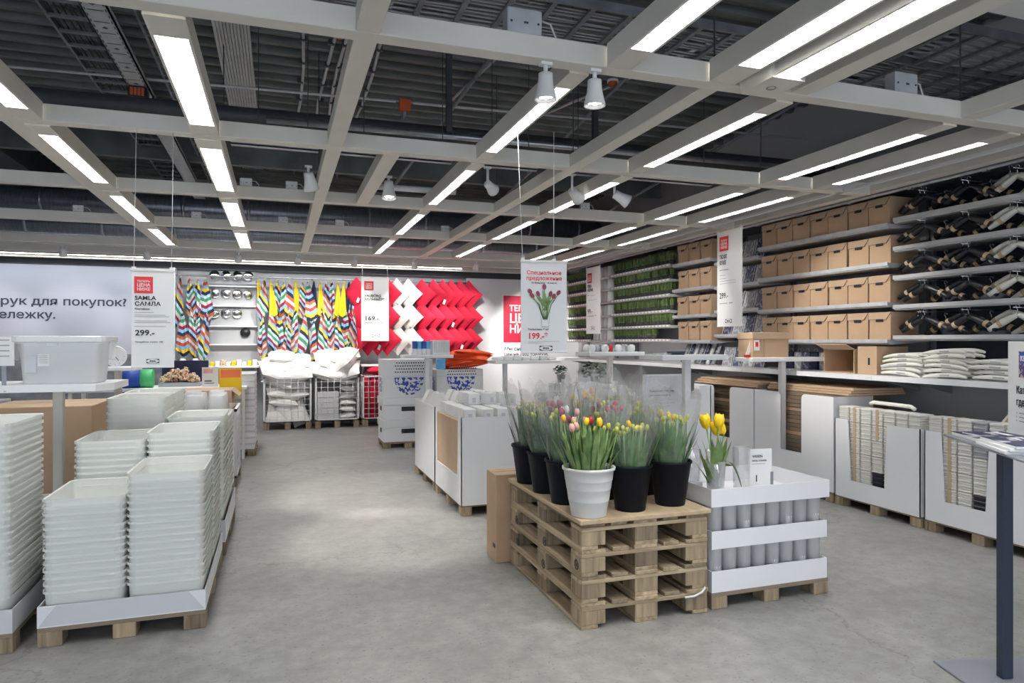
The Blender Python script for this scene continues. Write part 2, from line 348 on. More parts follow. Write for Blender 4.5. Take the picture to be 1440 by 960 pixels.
    def prism(s, poly, a0, a1, axis='z', m=0):
        """extrude a simple polygon; axis z: (x,y) poly; axis y: (x,z) poly; axis x: (y,z) poly"""
        put = {'z': lambda p, a: (p[0], p[1], a), 'y': lambda p, a: (p[0], a, p[1]), 'x': lambda p, a: (a, p[0], p[1])}[axis]
        i = len(s.v); n = len(poly)
        s.v += [put(p, a0) for p in poly] + [put(p, a1) for p in poly]
        s.face([i+k for k in range(n-1,-1,-1)], m); s.face([i+n+k for k in range(n)], m)
        for k in range(n): s.face((i+k, i+(k+1)%n, i+n+(k+1)%n, i+n+k), m)
        return s
    def grid(s, fn, nu, nv, m=0, sm=True):
        i = len(s.v)
        for a in range(nu+1):
            for b in range(nv+1): s.v.append(tuple(fn(a/nu, b/nv)))
        for a in range(nu):
            for b in range(nv): s.face((i+a*(nv+1)+b, i+(a+1)*(nv+1)+b, i+(a+1)*(nv+1)+b+1, i+a*(nv+1)+b+1), m, sm)
        return s
    def add(s, o, mtx=None, m=None):
        i = len(s.v)
        s.v += [tuple(mtx @ Vector(p)) if mtx else p for p in o.v]
        for f, k, q in zip(o.f, o.mi, o.sm): s.face([i+j for j in f], k if m is None else m, q)
        return s
    def mesh(s, name, mats):
        me = bpy.data.meshes.new(name); me.from_pydata(s.v, [], s.f)
        for mm in (mats if isinstance(mats, (list, tuple)) else [mats]): me.materials.append(M[mm] if isinstance(mm, str) else mm)
        me.polygons.foreach_set('material_index', s.mi); me.polygons.foreach_set('use_smooth', s.sm)
        me.update(); return me
def T(mtx): return mtx
def tr(x=0, y=0, z=0, rz=0, rx=0, ry=0, sc=1):
    return Matrix.Translation((x, y, z)) @ Matrix.Rotation(rz, 4, 'Z') @ Matrix.Rotation(ry, 4, 'Y') @ Matrix.Rotation(rx, 4, 'X') @ Matrix.Scale(sc, 4)
def ob(name, data, parent=None, loc=None, rot=None, label=None):
    o = bpy.data.objects.new(name, data); COL.objects.link(o)
    if parent: o.parent = parent; KIDS.setdefault(parent.name, []).append(o)
    if loc: o.location = loc
    if rot: o.rotation_euler = rot
    if label: o['label'] = label
    return o
def P(name, mb, mats, parent=None, loc=None, rot=None, label=None):
    return ob(name, mb.mesh(name, mats) if isinstance(mb, MB) else mb, parent, loc, rot, label)
def tag(o, label, cat, group=None):
    o['label'] = label; o['category'] = cat
    if group: o['group'] = group
    return o
def thing(name, label, cat, loc=(0,0,0), rz=0, group=None, rot=None):
    o = bpy.data.objects.new(name, None); COL.objects.link(o); o.empty_display_size = 0.1
    o.location = loc; o.rotation_euler = rot if rot else (0, 0, rz)
    return tag(o, label, cat, group)
def struct(name, mb, mats, parent=None):
    o = P(name, mb, mats, parent)
    if not parent: o['kind'] = 'structure'
    return o
def stuff(o): o['kind'] = 'stuff'; return o
def dup(root, loc=None, rz=None, label=None, group=None, rot=None):
    def cp(o, par):
        c = o.copy(); COL.objects.link(c)
        if par: c.parent = par; KIDS.setdefault(par.name, []).append(c)
        for ch in KIDS.get(o.name, ()): cp(ch, c)
        return c
    r = cp(root, None)
    if loc is not None: r.location = loc
    if rz is not None: r.rotation_euler = (0, 0, rz)
    if rot is not None: r.rotation_euler = rot
    if label: r['label'] = label
    if group: r['group'] = group
    return r
NTH = ['first', 'second', 'third', 'fourth', 'fifth', 'sixth', 'seventh', 'eighth', 'ninth', 'tenth', 'eleventh', 'twelfth', 'thirteenth', 'fourteenth', 'fifteenth', 'sixteenth', 'seventeenth', 'eighteenth', 'nineteenth', 'twentieth', 'twenty-first', 'twenty-second', 'twenty-third', 'twenty-fourth', 'twenty-fifth', 'twenty-sixth']
def text_mesh(txt, size, bold=0.0, align='LEFT', depth=0.001, space=1.0, wide=1.0):
    cu = bpy.data.curves.new('lettering', 'FONT'); cu.body = txt; cu.size = size; cu.align_x = align; cu.extrude = depth/2
    cu.offset = bold*size; cu.space_character = space; cu.resolution_u = 2
    o = bpy.data.objects.new('lettering', cu); COL.objects.link(o)
    dg = bpy.context.evaluated_depsgraph_get()
    me = bpy.data.meshes.new_from_object(o.evaluated_get(dg)); bpy.data.objects.remove(o); bpy.data.curves.remove(cu)
    if wide != 1.0:
        for v in me.vertices: v.co.x *= wide
    return me
def text(txt, size, m, parent, loc, rot=(PI/2, 0, 0), **k):
    me = text_mesh(txt, size, **k); me.materials.clear(); me.materials.append(M[m])
    return ob('lettering', me, parent, loc, rot)
# ================================================================ SETTING
GZ = 2.96                                   # underside of the white ceiling grid
struct('floor', MB().box(-9, 8, -5, 14, -0.1, 0.0), 'floor')
struct('ceiling', MB().box(-9, 8, -5, 14, 4.5, 4.6), 'deck')
struct('wall_back', MB().box(-9, 8, 13.5, 13.7, 0, 4.5), 'wallg')
struct('wall_side', MB().box(6.1, 6.3, -5, 13.5, 0, 4.5), 'wallg')
struct('wall_far_side', MB().box(-9.2, -9, -5, 13.5, 0, 4.5), 'wallb')
# facing panels on the back wall
struct('trim_white_panel', MB().box(3.62, 6.1, 13.44, 13.5, 0, 2.86), 'wallw')
struct('trim_blue_panel', MB().box(-9, -1.72, 13.40, 13.5, 0, 2.86), 'wallb')
struct('trim_dark_band', MB().box(-9, 6.1, 13.42, 13.5, 2.86, 3.5), 'dark')
struct('trim_panel_foot', MB().box(-9, -1.72, 13.36, 13.40, 0, 1.35), 'galvd')
struct('trim_wall_corner', MB().box(-1.80, -1.72, 13.2, 13.4, 0, 2.86), 'wallw')
# corrugation ribs of the roof deck, running along X
rb = MB()
for k in range(62):
    y = -1 + k*0.24
    if y > 13.3: break
    rb.prism([(y, 4.5), (y+0.025, 4.44), (y+0.085, 4.44), (y+0.11, 4.5)], -9, 6.1, 'x')
struct('trim_deck_ribs', rb, 'deck')
# suspended white grid
BY = [-2.9, -0.9, 1.1, 3.12, 5.02, 7.05, 9.08, 11.1]
ng = [0]
def gbeam(x0, x1, y0, y1, h=0.11, z=GZ):
    ng[0] += 1
    return struct('trim_%d' % ng[0], MB().cbox(x0, x1, y0, y1, z, z+h, 0.004), 'grid')
for y in BY: gbeam(-8.9, 5.3, y, y+0.1)
for x0, x1, y0, y1 in ((0.325, 0.435, -5, 11.1), (2.2, 2.31, 3.22, 11.1), (2.72, 2.84, -5, 3.12), (0.74, 0.86, 5.12, 7.05),
                       (4.02, 4.14, -5, 3.12), (-1.66, -1.54, -5, 11.1), (-3.7, -3.58, -5, 11.1), (-5.7, -5.58, -5, 11.1), (-7.7, -7.58, -5, 11.1)):
    gbeam(x0, x1, y0, y1, 0.105, GZ+0.002)
for y in (12.25, 13.15): gbeam(-8.9, 5.3, y, y+0.08, 0.14, GZ)
gbeam(-8.9, 5.3, 12.6, 12.66, 0.05, GZ+0.04)
# bulkhead over the side shelving, with its round rail
struct('trim_bulkhead', MB().box(5.42, 6.1, -1, 13.4, 3.02, 3.3), 'galvd')
struct('trim_bulkhead_face', MB().box(5.30, 5.42, -1, 13.4, 2.99, 3.16), 'grid')
tr_ = MB().cyl((5.46, -1, 2.985), (5.46, 13.3, 2.985), 0.022, n=10)
for k in range(18): tr_.box(5.44, 5.48, 1.2+k*0.7, 1.24+k*0.7, 2.955, 3.02)
struct('trim_bulkhead_rail', tr_, 'galv')

# ================================================================ CEILING LIGHTS
LX = {'wide': 0.17, 'slim': 0.12}
fixture_cache = {}
def ceiling_light(x, y0, y1, w, label, group):
    key = (round(w, 3), round(y1-y0, 2)); L = y1-y0
    if key in fixture_cache:
        return dup(fixture_cache[key], (x, y0, GZ), 0, label, group)
    t = thing('ceiling_light', label, 'ceiling light', (x, y0, GZ), 0, group)
    h = MB(); e = 0.014; end = min(0.22, L*0.12)
    h.box(-w/2, -w/2+e, 0, L, -0.004, 0.11).box(w/2-e, w/2, 0, L, -0.004, 0.11).box(-w/2+e, w/2-e, 0, L, 0.10, 0.11)
    h.box(-w/2+e, w/2-e, 0, end, -0.003, 0.02).box(-w/2+e, w/2-e, L-end, L, -0.003, 0.02)
    P('housing', h, 'grid', t)
    lo = MB(); n = max(6, int((L-2*end)/0.075)); iw = w/2-e
    for k in range(1, n):
        yy = end + (L-2*end)*k/n
        lo.prism([(yy-0.012, 0.040), (yy-0.002, 0.003), (yy+0.002, 0.003), (yy+0.012, 0.040)], -iw, iw, 'x')
    lo.box(-0.002, 0.002, end, L-end, 0.004, 0.04)
    P('louvre', lo, 'louvre', t)
    P('lamp_panel', MB().quad((-iw, end, 0.045), (-iw, L-end, 0.045), (iw, L-end, 0.045), (iw, end, 0.045)), 'lamp', t)
    fixture_cache[key] = t
    return t
rows = [('row over the clear bins', -0.465, 0.17, [(3.24, 5.00), (5.14, 7.03), (7.17, 9.06), (9.2, 11.08)]),
        ('row nearing the wall lettering', -1.47, 0.14, [(1.25, 3.10), (3.24, 5.00), (5.14, 7.03), (7.17, 9.06), (9.2, 11.08)]),
        ('row that carries the tulip banner', 1.475, 0.11, [(3.24, 5.00), (5.14, 7.03), (7.17, 9.06), (9.2, 11.08)]),
        ('row before the cup spotlights', 1.635, 0.14, [(1.25, 3.10)]),
        ('row over the vase display', 2.78, 0.12, [(3.24, 5.00), (5.14, 7.03), (7.17, 9.06), (9.2, 11.08)]),
        ('row beside the loose hanging fitting', 2.25, 0.16, [(1.25, 3.10)]),
        ('row above the cardboard stand', 4.08, 0.12, [(3.24, 5.00), (5.14, 7.03), (7.17, 9.06), (9.2, 11.08)]),
        ('row by the shelving wall', 4.66, 0.12, [(1.25, 3.10), (3.24, 5.00), (5.14, 7.03), (7.17, 9.06), (9.2, 11.08)]),
        ('row beyond the wall lettering row', -3.8, 0.14, [(1.25, 3.10), (3.24, 5.00), (5.14, 7.03), (7.17, 9.06), (9.2, 11.08)]),
        ('row by the far store aisle', -5.8, 0.14, [(1.25, 3.10), (5.14, 7.03), (9.2, 11.08)])]
for nm, x, w, bays in rows:
    nb = len(bays)
    for k, (a, b) in enumerate(bays):
        ceiling_light(x, a, b, w, 'louvre light in the %s, %s bay from the back' % (nm, NTH[nb-1-k]), 'louvre lights in the ceiling grid')
# two long strip lights close to the back wall, running across
for k, (y, z, nm) in enumerate(((12.40, GZ+0.02, 'front'), (12.98, GZ+0.03, 'rear'))):
    t = thing('strip_light', 'long thin %s strip light running across above the back wall displays' % nm, 'ceiling light', (0, y, z), 0, 'strip lights at the back wall')
    P('housing', MB().box(-5, 3.4, 0, 0.06, 0.012, 0.06), 'grid', t)
    P('lamp_panel', MB().quad((-5, 0.015, 0.01), (-5, 0.045, 0.01), (3.4, 0.045, 0.01), (3.4, 0.015, 0.01)), 'lamp', t)
# loose fitting beside the second row with its end cover hanging down
t = thing('loose_ceiling_light', 'louvre light with a bare end cap hung slightly below the grid', 'ceiling light', (2.47, -0.9, GZ-0.035))
h = MB().box(-0.085, -0.07, 0, 3.75, 0, 0.08).box(0.07, 0.085, 0, 3.75, 0, 0.08).box(-0.07, 0.07, 0, 3.75, 0.07, 0.08)
P('housing', h, 'grid', t)
h = MB()
for k in range(48): h.prism([(0.1+k*0.075, 0.035), (0.109+k*0.075, 0.003), (0.113+k*0.075, 0.003), (0.122+k*0.075, 0.035)], -0.07, 0.07, 'x')
P('louvre', h, 'louvre', t)
P('lamp_panel', MB().quad((-0.07, 0.05, 0.04), (-0.07, 3.7, 0.04), (0.07, 3.7, 0.04), (0.07, 0.05, 0.04)), 'lamp', t)
h = MB().prism([(-0.10, -0.012), (0.105, -0.012), (0.105, 0.05), (0.085, 0.07), (-0.12, 0.085)], 3.75, 4.0, 'y')
e = P('end_cap', h, 'grid', t)
P('knockout', MB().lathe([(0.018, 0), (0.026, -0.002), (0.026, 0.0)], 16, 0, 3.88, -0.0125), 'steelg', e)

# ================================================================ ABOVE THE GRID
def ladder_tray(name, label, p0, L, w, along, step=0.3, cables=0, loc_z=4.1, m='galvd', side=0.06):
    t = thing(name, label, 'cable tray', (p0[0], p0[1], loc_z))
    a = MB()
    if along == 'y':
        a.box(0, 0.02, 0, L, 0, side).box(w-0.02, w, 0, L, 0, side)
    else:
        a.box(0, L, 0, 0.02, 0, side).box(0, L, w-0.02, w, 0, side)
    P('side_rail', a, m, t)
    r = MB().box(0.02, w-0.02, 0, 0.035, 0, 0.02) if along == 'y' else MB().box(0, 0.035, 0.02, w-0.02, 0, 0.02)
    rm = r.mesh('rung', m)
    for k in range(int(L/step)):
        d = 0.1+k*step
        ob('rung', rm, t, (0, d, 0) if along == 'y' else (d, 0, 0))
    if cables:
        c = MB()
        for k in range(cables):
            q = 0.04+(w-0.08)*k/(cables-1)
            j = lambda: R.uniform(-0.012, 0.012)
            pts = [(q+j(), L*i/9, 0.035+R.uniform(0, 0.02)) if along == 'y' else (L*i/9, q+j(), 0.035+R.uniform(0, 0.02)) for i in range(10)]
            c.tube(pts, 0.009, 5)
        stuff(P('cables', c, 'dark' if along == 'y' else 'foam', t))
    return t
ladder_tray('cable_ladder', 'wide dark cable ladder with bundled cables high above the clear bins', (-1.70, 4.9), 8.3, 0.42, 'y', 0.28, 9, 4.08)
ladder_tray('cable_ladder', 'narrow empty cable ladder next to the pale perforated busbar', (-1.02, 4.9), 8.3, 0.22, 'y', 0.22, 0, 4.02)
ladder_tray('cable_ladder', 'long cable ladder crossing above the tulip buckets, grey cables on it', (0.2, 4.0), 6.0, 0.62, 'x', 0.27, 12, 3.72)
ladder_tray('cable_ladder', 'cable ladder above the light row beside the shelving wall', (3.6, 3.3), 2.2, 0.55, 'x', 0.25, 8, 3.62)
# perforated busbar with its orange plug
t = thing('busbar', 'pale perforated metal busbar hanging high over the clear bins', 'busbar', (-1.20, 5.0, 3.86))
P('channel', MB().box(-0.085, 0.085, 0, 7.0, 0, 0.015).box(-0.085, -0.075, 0, 7.0, 0, 0.05).box(0.075, 0.085, 0, 7.0, 0, 0.05), 'galvl', t)
hl = MB()
for k in range(9): hl.box(-0.05, 0.05, 0.2+k*0.19, 0.21+k*0.19, -0.0015, 0)
for k in range(20):
    for sx in (-0.07, 0.062): hl.box(sx, sx+0.008, 0.1+k*0.09, 0.14+k*0.09, -0.0015, 0)
for k in range(5): hl.lathe([(0.001, -0.0015), (0.02, -0.0015), (0.02, 0)], 4, 0, 0.3+k*0.38, 0, sm=False)
P('slots', stuff_mb := hl, 'dark', t)
pl = P('plug', MB().cbox(-0.075, 0.075, 1.86, 2.02, -0.10, -0.002, 0.01), 'black', t)
q = MB()
for k in range(4): q.box(-0.055+k*0.03, -0.033+k*0.03, 1.855, 1.86, -0.09, -0.02)
P('plug_pins', q, 'alarm', pl)
# pipes
def pipe(name, label, p, q, r, m, cat='pipe', n=14, rings=0):
    o = P(name, MB().cyl(p, q, r, n=n), m); return tag(o, label, cat)
pipe('black_pipe', 'thick black insulated pipe crossing above the second ceiling beam', (-6, 6.45, 3.5), (5.9, 6.15, 3.5), 0.085, 'dark')
pipe('thin_pipe', 'thin silver pipe under the black insulated pipe', (-0.1, 6.05, 3.42), (5.9, 5.9, 3.42), 0.028, 'galv')
for k, (p, q, r, nm) in enumerate((((-8, 12.5, 3.78), (6.0, 12.3, 3.74), 0.2, 'ribbed silver air duct along the back, upper of two'),
                               ((-8, 11.9, 3.32), (5.9, 11.7, 3.30), 0.15, 'ribbed silver air duct along the back, lower of two'))):
    t = thing('air_duct', nm, 'air duct', p)
    d = Vector(q)-Vector(p)
    P('duct_tube', MB().cyl((0, 0, 0), d, r, n=20), 'duct', t)
    cm = MB().cyl((0, 0, 0), d.normalized()*0.05, r+0.012, n=20).mesh('joint_collar', 'galv')
    for i in range(14): ob('joint_collar', cm, t, d*((i+0.5)/14))
# pale corrugated sheet strip fixed under the deck
cs = MB()
for k in range(11): cs.prism([(-0.56+k*0.029, 4.43), (-0.556+k*0.029, 4.405), (-0.541+k*0.029, 4.405), (-0.537+k*0.029, 4.43)], 6.2, 12, 'y')
cs.box(-0.57, -0.25, 6.2, 12, 4.425, 4.435)
tag(P('corrugated_sheet', cs, 'galvl'), 'pale corrugated metal strip under the dark roof deck', 'metal sheet')
# conduits under the deck
for x, nm in ((0.22, 'first'), (0.47, 'second'), (0.60, 'third'), (0.92, 'fourth')):
    c = MB(); pts = [(x+0.03*math.sin(i*1.3+x*9), 3.6+i*0.95, 4.40) for i in range(10)]
    c.tube(pts, 0.016, 6)
    t = thing('conduit', '%s pale conduit on the roof deck counting away from the corrugated strip' % nm, 'conduit', (0, 0, 0), 0, 'conduits under the roof deck')
    P('conduit_tube', c, 'galvl', t)
    cl = MB().box(-0.03, 0.03, 0, 0.03, 4.375, 4.425).mesh('clip', 'dark')
    for i in range(1, 9): ob('clip', cl, t, (x, 3.9+i*0.55, 0))
for k, (x0, y0, x1, y1, nm) in enumerate(((1.9, 7.9, 2.25, 4.6, 'pale conduit slanting across the deck above the tulip banner'), (2.9, 8.6, 3.9, 5.4, 'pale conduit passing the second smoke detector'))):
    tag(P('conduit', MB().cyl((x0, y0, 4.39), (x1, y1, 4.39), 0.016, n=6), 'galvl'), nm, 'conduit')
tag(P('sprinkler_pipe', MB().cyl((-6, 7.4, 4.0), (6, 6.6, 4.0), 0.012, n=6), 'galvl'), 'thin white line crossing the whole ceiling void', 'pipe')
for x, y, nm in ((0.52, 6.35, 'smoke detector with orange rim on the conduits'), (3.40, 6.6, 'smoke detector with orange rim beside the slanting conduit')):
    t = thing('smoke_detector', nm, 'smoke detector', (x, y, 4.383), 0, 'smoke detectors')
    P('base', MB().lathe([(0.0, 0), (0.06, 0), (0.06, -0.025), (0.0, -0.025)], 20), 'white', t)
    P('sensor', MB().lathe([(0.05, -0.025), (0.045, -0.06), (0.02, -0.075), (0, -0.075)], 20), 'alarm', t)
# fire alarm box on the pipe
t = thing('fire_alarm', 'square orange alarm box on the black ceiling pipe', 'alarm', (1.05, 6.0, 3.60))
P('case', MB().cbox(-0.05, 0.05, -0.03, 0.03, 0, 0.10, 0.006), 'alarm', t)
P('bracket', MB().box(-0.075, 0.075, 0.0, 0.02, 0.02, 0.03).box(-0.075, 0.075, 0.0, 0.02, 0.07, 0.08).box(-0.01, 0.01, 0, 0.14, -0.04, 0.01), 'galvd', t)
# joists and hangers
for k, (x0, y0, x1, y1) in enumerate(((1.35, 8.9, 2.0, 5.3), (2.9, 9.1, 3.5, 6.2), (4.6, 9.0, 5.6, 4.9))):
    tag(P('roof_brace', MB().tube([(x0, y0, 3.5), (x1, y1, 4.4)], 0.022, 6), 'galvd'), ['slanted grey roof brace above the tulip banner', 'slanted grey roof brace over the vase display', 'slanted grey roof brace over the cardboard boxes'][k], 'roof brace', 'slanted roof braces')
for k, (x, y, nm) in enumerate(((1.45, 6.0, 'above the tulip banner'), (2.9, 6.0, 'above the vase display'), (-0.78, 6.9, 'between the cable ladders'), (2.35, 3.9, 'above the tulip buckets'))):
    tag(P('ceiling_post', MB().box(x-0.025, x+0.025, y-0.025, y+0.025, 3.45, 4.5), 'dark'), 'dark square steel drop post ' + nm, 'steel post', 'steel drop posts')
wires = [(0.38, 3.17, 'where the wide beam meets the first crossbeam'), (2.25, 5.06, 'on the second crossbeam over the glass vases'), (4.08, 3.17, 'beside the grey junction box over the stand'), (4.08, 5.06, 'over the cardboard stand'), (2.25, 7.1, 'over the tall sign board'), (-0.5, 7.1, 'over the stacked white file boxes'), (0.38, 7.1, 'over the bare aisle'), (2.25, 3.17, 'next to the loose end cap')]
for x, y, nm in wires:
    tag(P('hanger_wire', MB().cyl((x, y, GZ+0.1), (x, y, 4.5), 0.005, n=5), 'dark'), 'thin dark wire holding up the grid ' + nm, 'wire', 'grid hanger wires')
t = thing('air_unit', 'white ceiling air unit high over the catalogue stand', 'air unit', (3.95, 2.35, 3.38))
P('housing', MB().cbox(-0.40, 0.40, -0.32, 0.32, 0.02, 0.20, 0.02), 'grid', t); P('grille_frame', MB().cbox(-0.44, 0.44, -0.36, 0.36, 0, 0.02, 0.006), 'white', t)
for sx in (-0.36, 0.36): P('hanger_rod', MB().cyl((sx, 0, 0.2), (sx, 0, 1.12), 0.006, n=6), 'galv', t)
# roof girder on the dark side
g = MB().box(-3.6, -3.45, -1, 13.4, 4.0, 4.5).box(-3.75, -3.3, -1, 13.4, 3.96, 4.0)
tag(P('roof_girder', g, 'dark'), 'deep dark roof girder beyond the cable ladder', 'girder')
g = MB().box(-9, 6, 9.9, 10.0, 3.95, 4.5)
tag(P('roof_girder', g, 'deck'), 'dark roof girder crossing behind the corrugated strip', 'girder')
# grey junction boxes standing on the first crossbeam
def jbox(x, y, z, nm, s=1.0, m='galvl', two=True):
    t = thing('junction_box', nm, 'junction box', (x, y, z))
    P('case', MB().cbox(-0.09*s, 0.09*s, -0.04*s, 0.04*s, 0, 0.13*s, 0.005), m, t)
    sc = MB()
    for sx in (-0.07, 0.0, 0.012, 0.07): sc.cyl((sx*s, -0.04*s, 0.06*s), (sx*s, -0.043*s, 0.06*s), 0.006*s, n=8)
    P('screw', sc, 'dark', t)
    if two: P('cable', MB().tube([(0.09*s, 0, 0.1*s), (0.15*s, 0.0, 0.09*s), (0.19*s, 0.01, 0.02), (0.17*s, 0.02, 0.004)], 0.006, 6), 'galvl', t)
jbox(1.14, 3.18, GZ+0.11, 'pale junction box with two lids above the tulip buckets')
jbox(3.60, 3.18, GZ+0.11, 'pale junction box with two lids near the shelving wall')
for x, y, nm in ((-0.30, 7.1, 'small white driver box on the third crossbeam beside the light row'), (0.12, 7.1, 'pair of small sockets on the third crossbeam'), (-0.95, 9.13, 'white driver box on the fourth crossbeam beyond the price sign'),
                 (2.9, 7.1, 'white driver box with loose cables on the third crossbeam'), (3.3, 7.1, 'small socket pair on the third crossbeam near the shelving'), (0.05, 9.13, 'flat white driver box on the fourth crossbeam over the aisle'),
                 (0.75, 9.13, 'white driver box on the fourth crossbeam above the red cushions'), (2.15, 9.13, 'white driver box with curled cable above the tulip banner'), (-2.2, 9.13, 'white driver box above the grey wall lettering')):
    jbox(x, y, GZ+0.11, nm, 0.62, 'white')
t = thing('wall_light', 'small white emergency lamp tilted on the first beam bay over the shelving', 'lamp', (3.38, 3.62, GZ+0.2))
P('case', MB().cbox(-0.06, 0.06, -0.03, 0.03, 0, 0.11, 0.008), 'white', t)
P('rod', MB().cyl((0, 0, 0.11), (0, 0, 1.5), 0.005, n=6), 'galvl', t)
P('cable', MB().tube([(-0.06, 0, 0.05), (-0.15, 0, 0.02), (-0.25, 0.02, -0.05), (-0.3, 0.03, 0.0)], 0.006, 6), 'galvl', t)
# perforated rails carrying cables just behind the second crossbeam
for x0, x1, nm in ((-0.35, 0.30, 'slotted cable rail behind the second crossbeam near the wide beam'), (0.46, 1.40, 'slotted cable rail behind the second crossbeam, middle bay'), (1.56, 2.18, 'slotted cable rail behind the tulip banner wires'), (2.38, 4.0, 'slotted cable rail over the vase display')):
    t = thing('cable_rail', nm, 'cable rail', (0, 5.66, GZ+0.13), 0, 'slotted cable rails')
    P('rail', MB().box(x0, x1, 0, 0.07, 0, 0.01).box(x0, x1, 0, 0.008, 0, 0.05).box(x0, x1, 0.062, 0.07, 0, 0.05), 'galvl', t)
    P('hanger_rod', MB().cyl((x0+0.2, 0.03, 0), (x0+0.2, 0.03, 1.4), 0.004, n=5), 'dark', t); P('hanger_rod', MB().cyl((x1-0.08, 0.03, 0), (x1-0.08, 0.03, 1.4), 0.004, n=5), 'dark', t)
tag(P('white_tube', MB().cyl((0.92, 6.95, GZ+0.17), (1.75, 6.95, GZ+0.17), 0.03, n=12), 'white'), 'white plastic tube lying on the third crossbeam', 'tube')

# ================================================================ SPOTLIGHTS
struct('trim_banner_track', MB().box(4.965, 4.995, 3.2, 11.3, GZ+0.0, GZ+0.025), 'white')
struct('trim_banner_track_far', MB().box(5.125, 5.155, 9.0, 11.3, GZ+0.0, GZ+0.025), 'white')
struct('trim_spot_track', MB().box(-5.5, 5.2, 11.58, 11.62, GZ+0.035, GZ+0.07), 'white')
spot_mb = MB().lathe([(0.0, 0.0), (0.036, 0.0), (0.036, -0.02), (0.040, -0.06), (0.052, -0.11), (0.056, -0.13), (0.050, -0.13), (0.046, -0.115), (0, -0.112)], 20)
spot_me = spot_mb.mesh('shade', 'white')
lens_me = MB().lathe([(0.0, -0.118), (0.014, -0.118), (0.014, -0.116)], 10, cap0=False)
lens = MB()
for k in range(7):
    a = 2*PI*k/6; rr = 0.0 if k == 6 else 0.026
    lens.lathe([(0.0, -0.1145), (0.011, -0.1145)], 10, rr*math.cos(a), rr*math.sin(a))
lens_me = lens.mesh('lens', 'spotl')
def spotlight(x, y, z, label, aim=None, power=1.0, size=48, sc=1.0, stem=0.05):
    t = thing('spotlight', label, 'spotlight', (x, y, z), 0, 'white track spotlights')
    q = Vector((0, 0, -1)) if aim is None else (Vector(aim)-Vector((x, y, z))).normalized()
    rot = q.to_track_quat('-Z', 'Y').to_euler()
    h = ob('shade', spot_me, t, (0, 0, 0), rot); h.scale = (sc, sc, sc)
    l = ob('lens', lens_me, h)
    P('stem', MB().cyl((0, 0, 0), (0, 0, stem), 0.012, n=8).box(-0.03, 0.03, -0.02, 0.02, stem-0.01, stem+0.005), 'white', t)
    if power:
        d = bpy.data.lights.new('spot_lamp', 'SPOT'); d.energy = SPOT*power; d.spot_size = math.radians(size); d.spot_blend = 0.6
        d.color = (1.0, 0.96, 0.90); d.shadow_soft_size = 0.05
        o = bpy.data.objects.new('spot_lamp', d); COL.objects.link(o); o.parent = t; o.location = q*0.16; o.rotation_euler = rot
    return t
spotlight(1.26, 3.17, GZ-0.055, 'lit white spotlight under the first crossbeam, pointing down at the buckets', None, 0.35, 55)
spotlight(1.53, 3.17, GZ-0.055, 'white cup spotlight next to the lit one on the first crossbeam', None, 0.0)
spotlight(0.24, 6.1, GZ+0.06, 'white spotlight tilted beside the wide ceiling beam', (0.9, 7.2, 0.0), 1.3, 42, 1.2)
spotlight(0.94, 6.2, GZ+0.05, 'white spotlight on the short ceiling beam', (0.9, 5.6, 0.0), 1.2, 40, 1.2)
spotlight(1.72, 5.69, GZ-0.02, 'white spotlight in the bay behind the tulip banner wires', (5.6, 10.2, 1.6), 1.5, 26, 1.0, 0.145)
spotlight(2.52, 5.69, GZ-0.02, 'white spotlight beneath the slotted cable rail, near one of a pair', (5.6, 8.2, 1.55), 1.3, 38, 1.15, 0.145)
spotlight(2.95, 5.69, GZ-0.02, 'white spotlight beneath the slotted cable rail, far one of a pair', (5.6, 5.4, 1.55), 1.0, 50, 1.15, 0.145)
for k, (x, ax, pw) in enumerate(((-4.2, -4.6, 0.35), (-3.0, -3.3, 0.3), (-1.9, -2.0, 0.3), (-0.6, -0.8, 0.65), (0.3, 0.15, 0.75), (1.2, 1.1, 0.75), (2.2, 2.5, 0.9), (3.3, 3.5, 0.8), (4.4, 5.1, 1.2))):
    spotlight(x, 11.6, GZ-0.02, '%s small spotlight in the line aimed at the back wall, counted from the lettering' % NTH[k], (ax, 13.3, 1.55), pw, 66)
# ================================================================ PALLETS
def piece(me, name, t, loc, rot=None): return ob(name, me, t, loc, rot)
_pm = {}
def box_me(key, dx, dy, dz, m, c=0.003):
    k = (key, round(dx, 3), round(dy, 3), round(dz, 3), m)
    if k not in _pm: _pm[k] = MB().cbox(0, dx, 0, dy, 0, dz, c).mesh(key, m)
    return _pm[k]
def euro_pallet(x, y, z, label, group=None, j=0.0, rz=0.0):
    t = thing('wooden_pallet', label, 'pallet', (x, y, z), rz, group)
    w, l = 0.80, 1.20
    for bx in (0, 0.3275, 0.655):
        piece(box_me('board', 0.145 if bx == 0.3275 else 0.10, l, 0.022, 'wood'), 'board', t, (bx if bx < 0.6 else 0.70, 0, 0))
        for by in (0, 0.5275, 1.055):
            piece(box_me('block', 0.145, 0.145 if by == 0.5275 else 0.10 if False else 0.145, 0.078, 'blockw'), 'block', t, (bx, by, 0.022))
    for by in (0, 0.5275, 1.055): piece(box_me('crosspiece', w, 0.145, 0.022, 'woodx'), 'crosspiece', t, (0, by, 0.10))
    for bx, bw in ((0, 0.145), (0.187, 0.10), (0.3275, 0.145), (0.513, 0.10), (0.655, 0.145)):
        piece(box_me('board', bw, l, 0.022, 'wood'), 'board', t, (bx + R.uniform(-j, j), R.uniform(-j, j), 0.122))
    return t
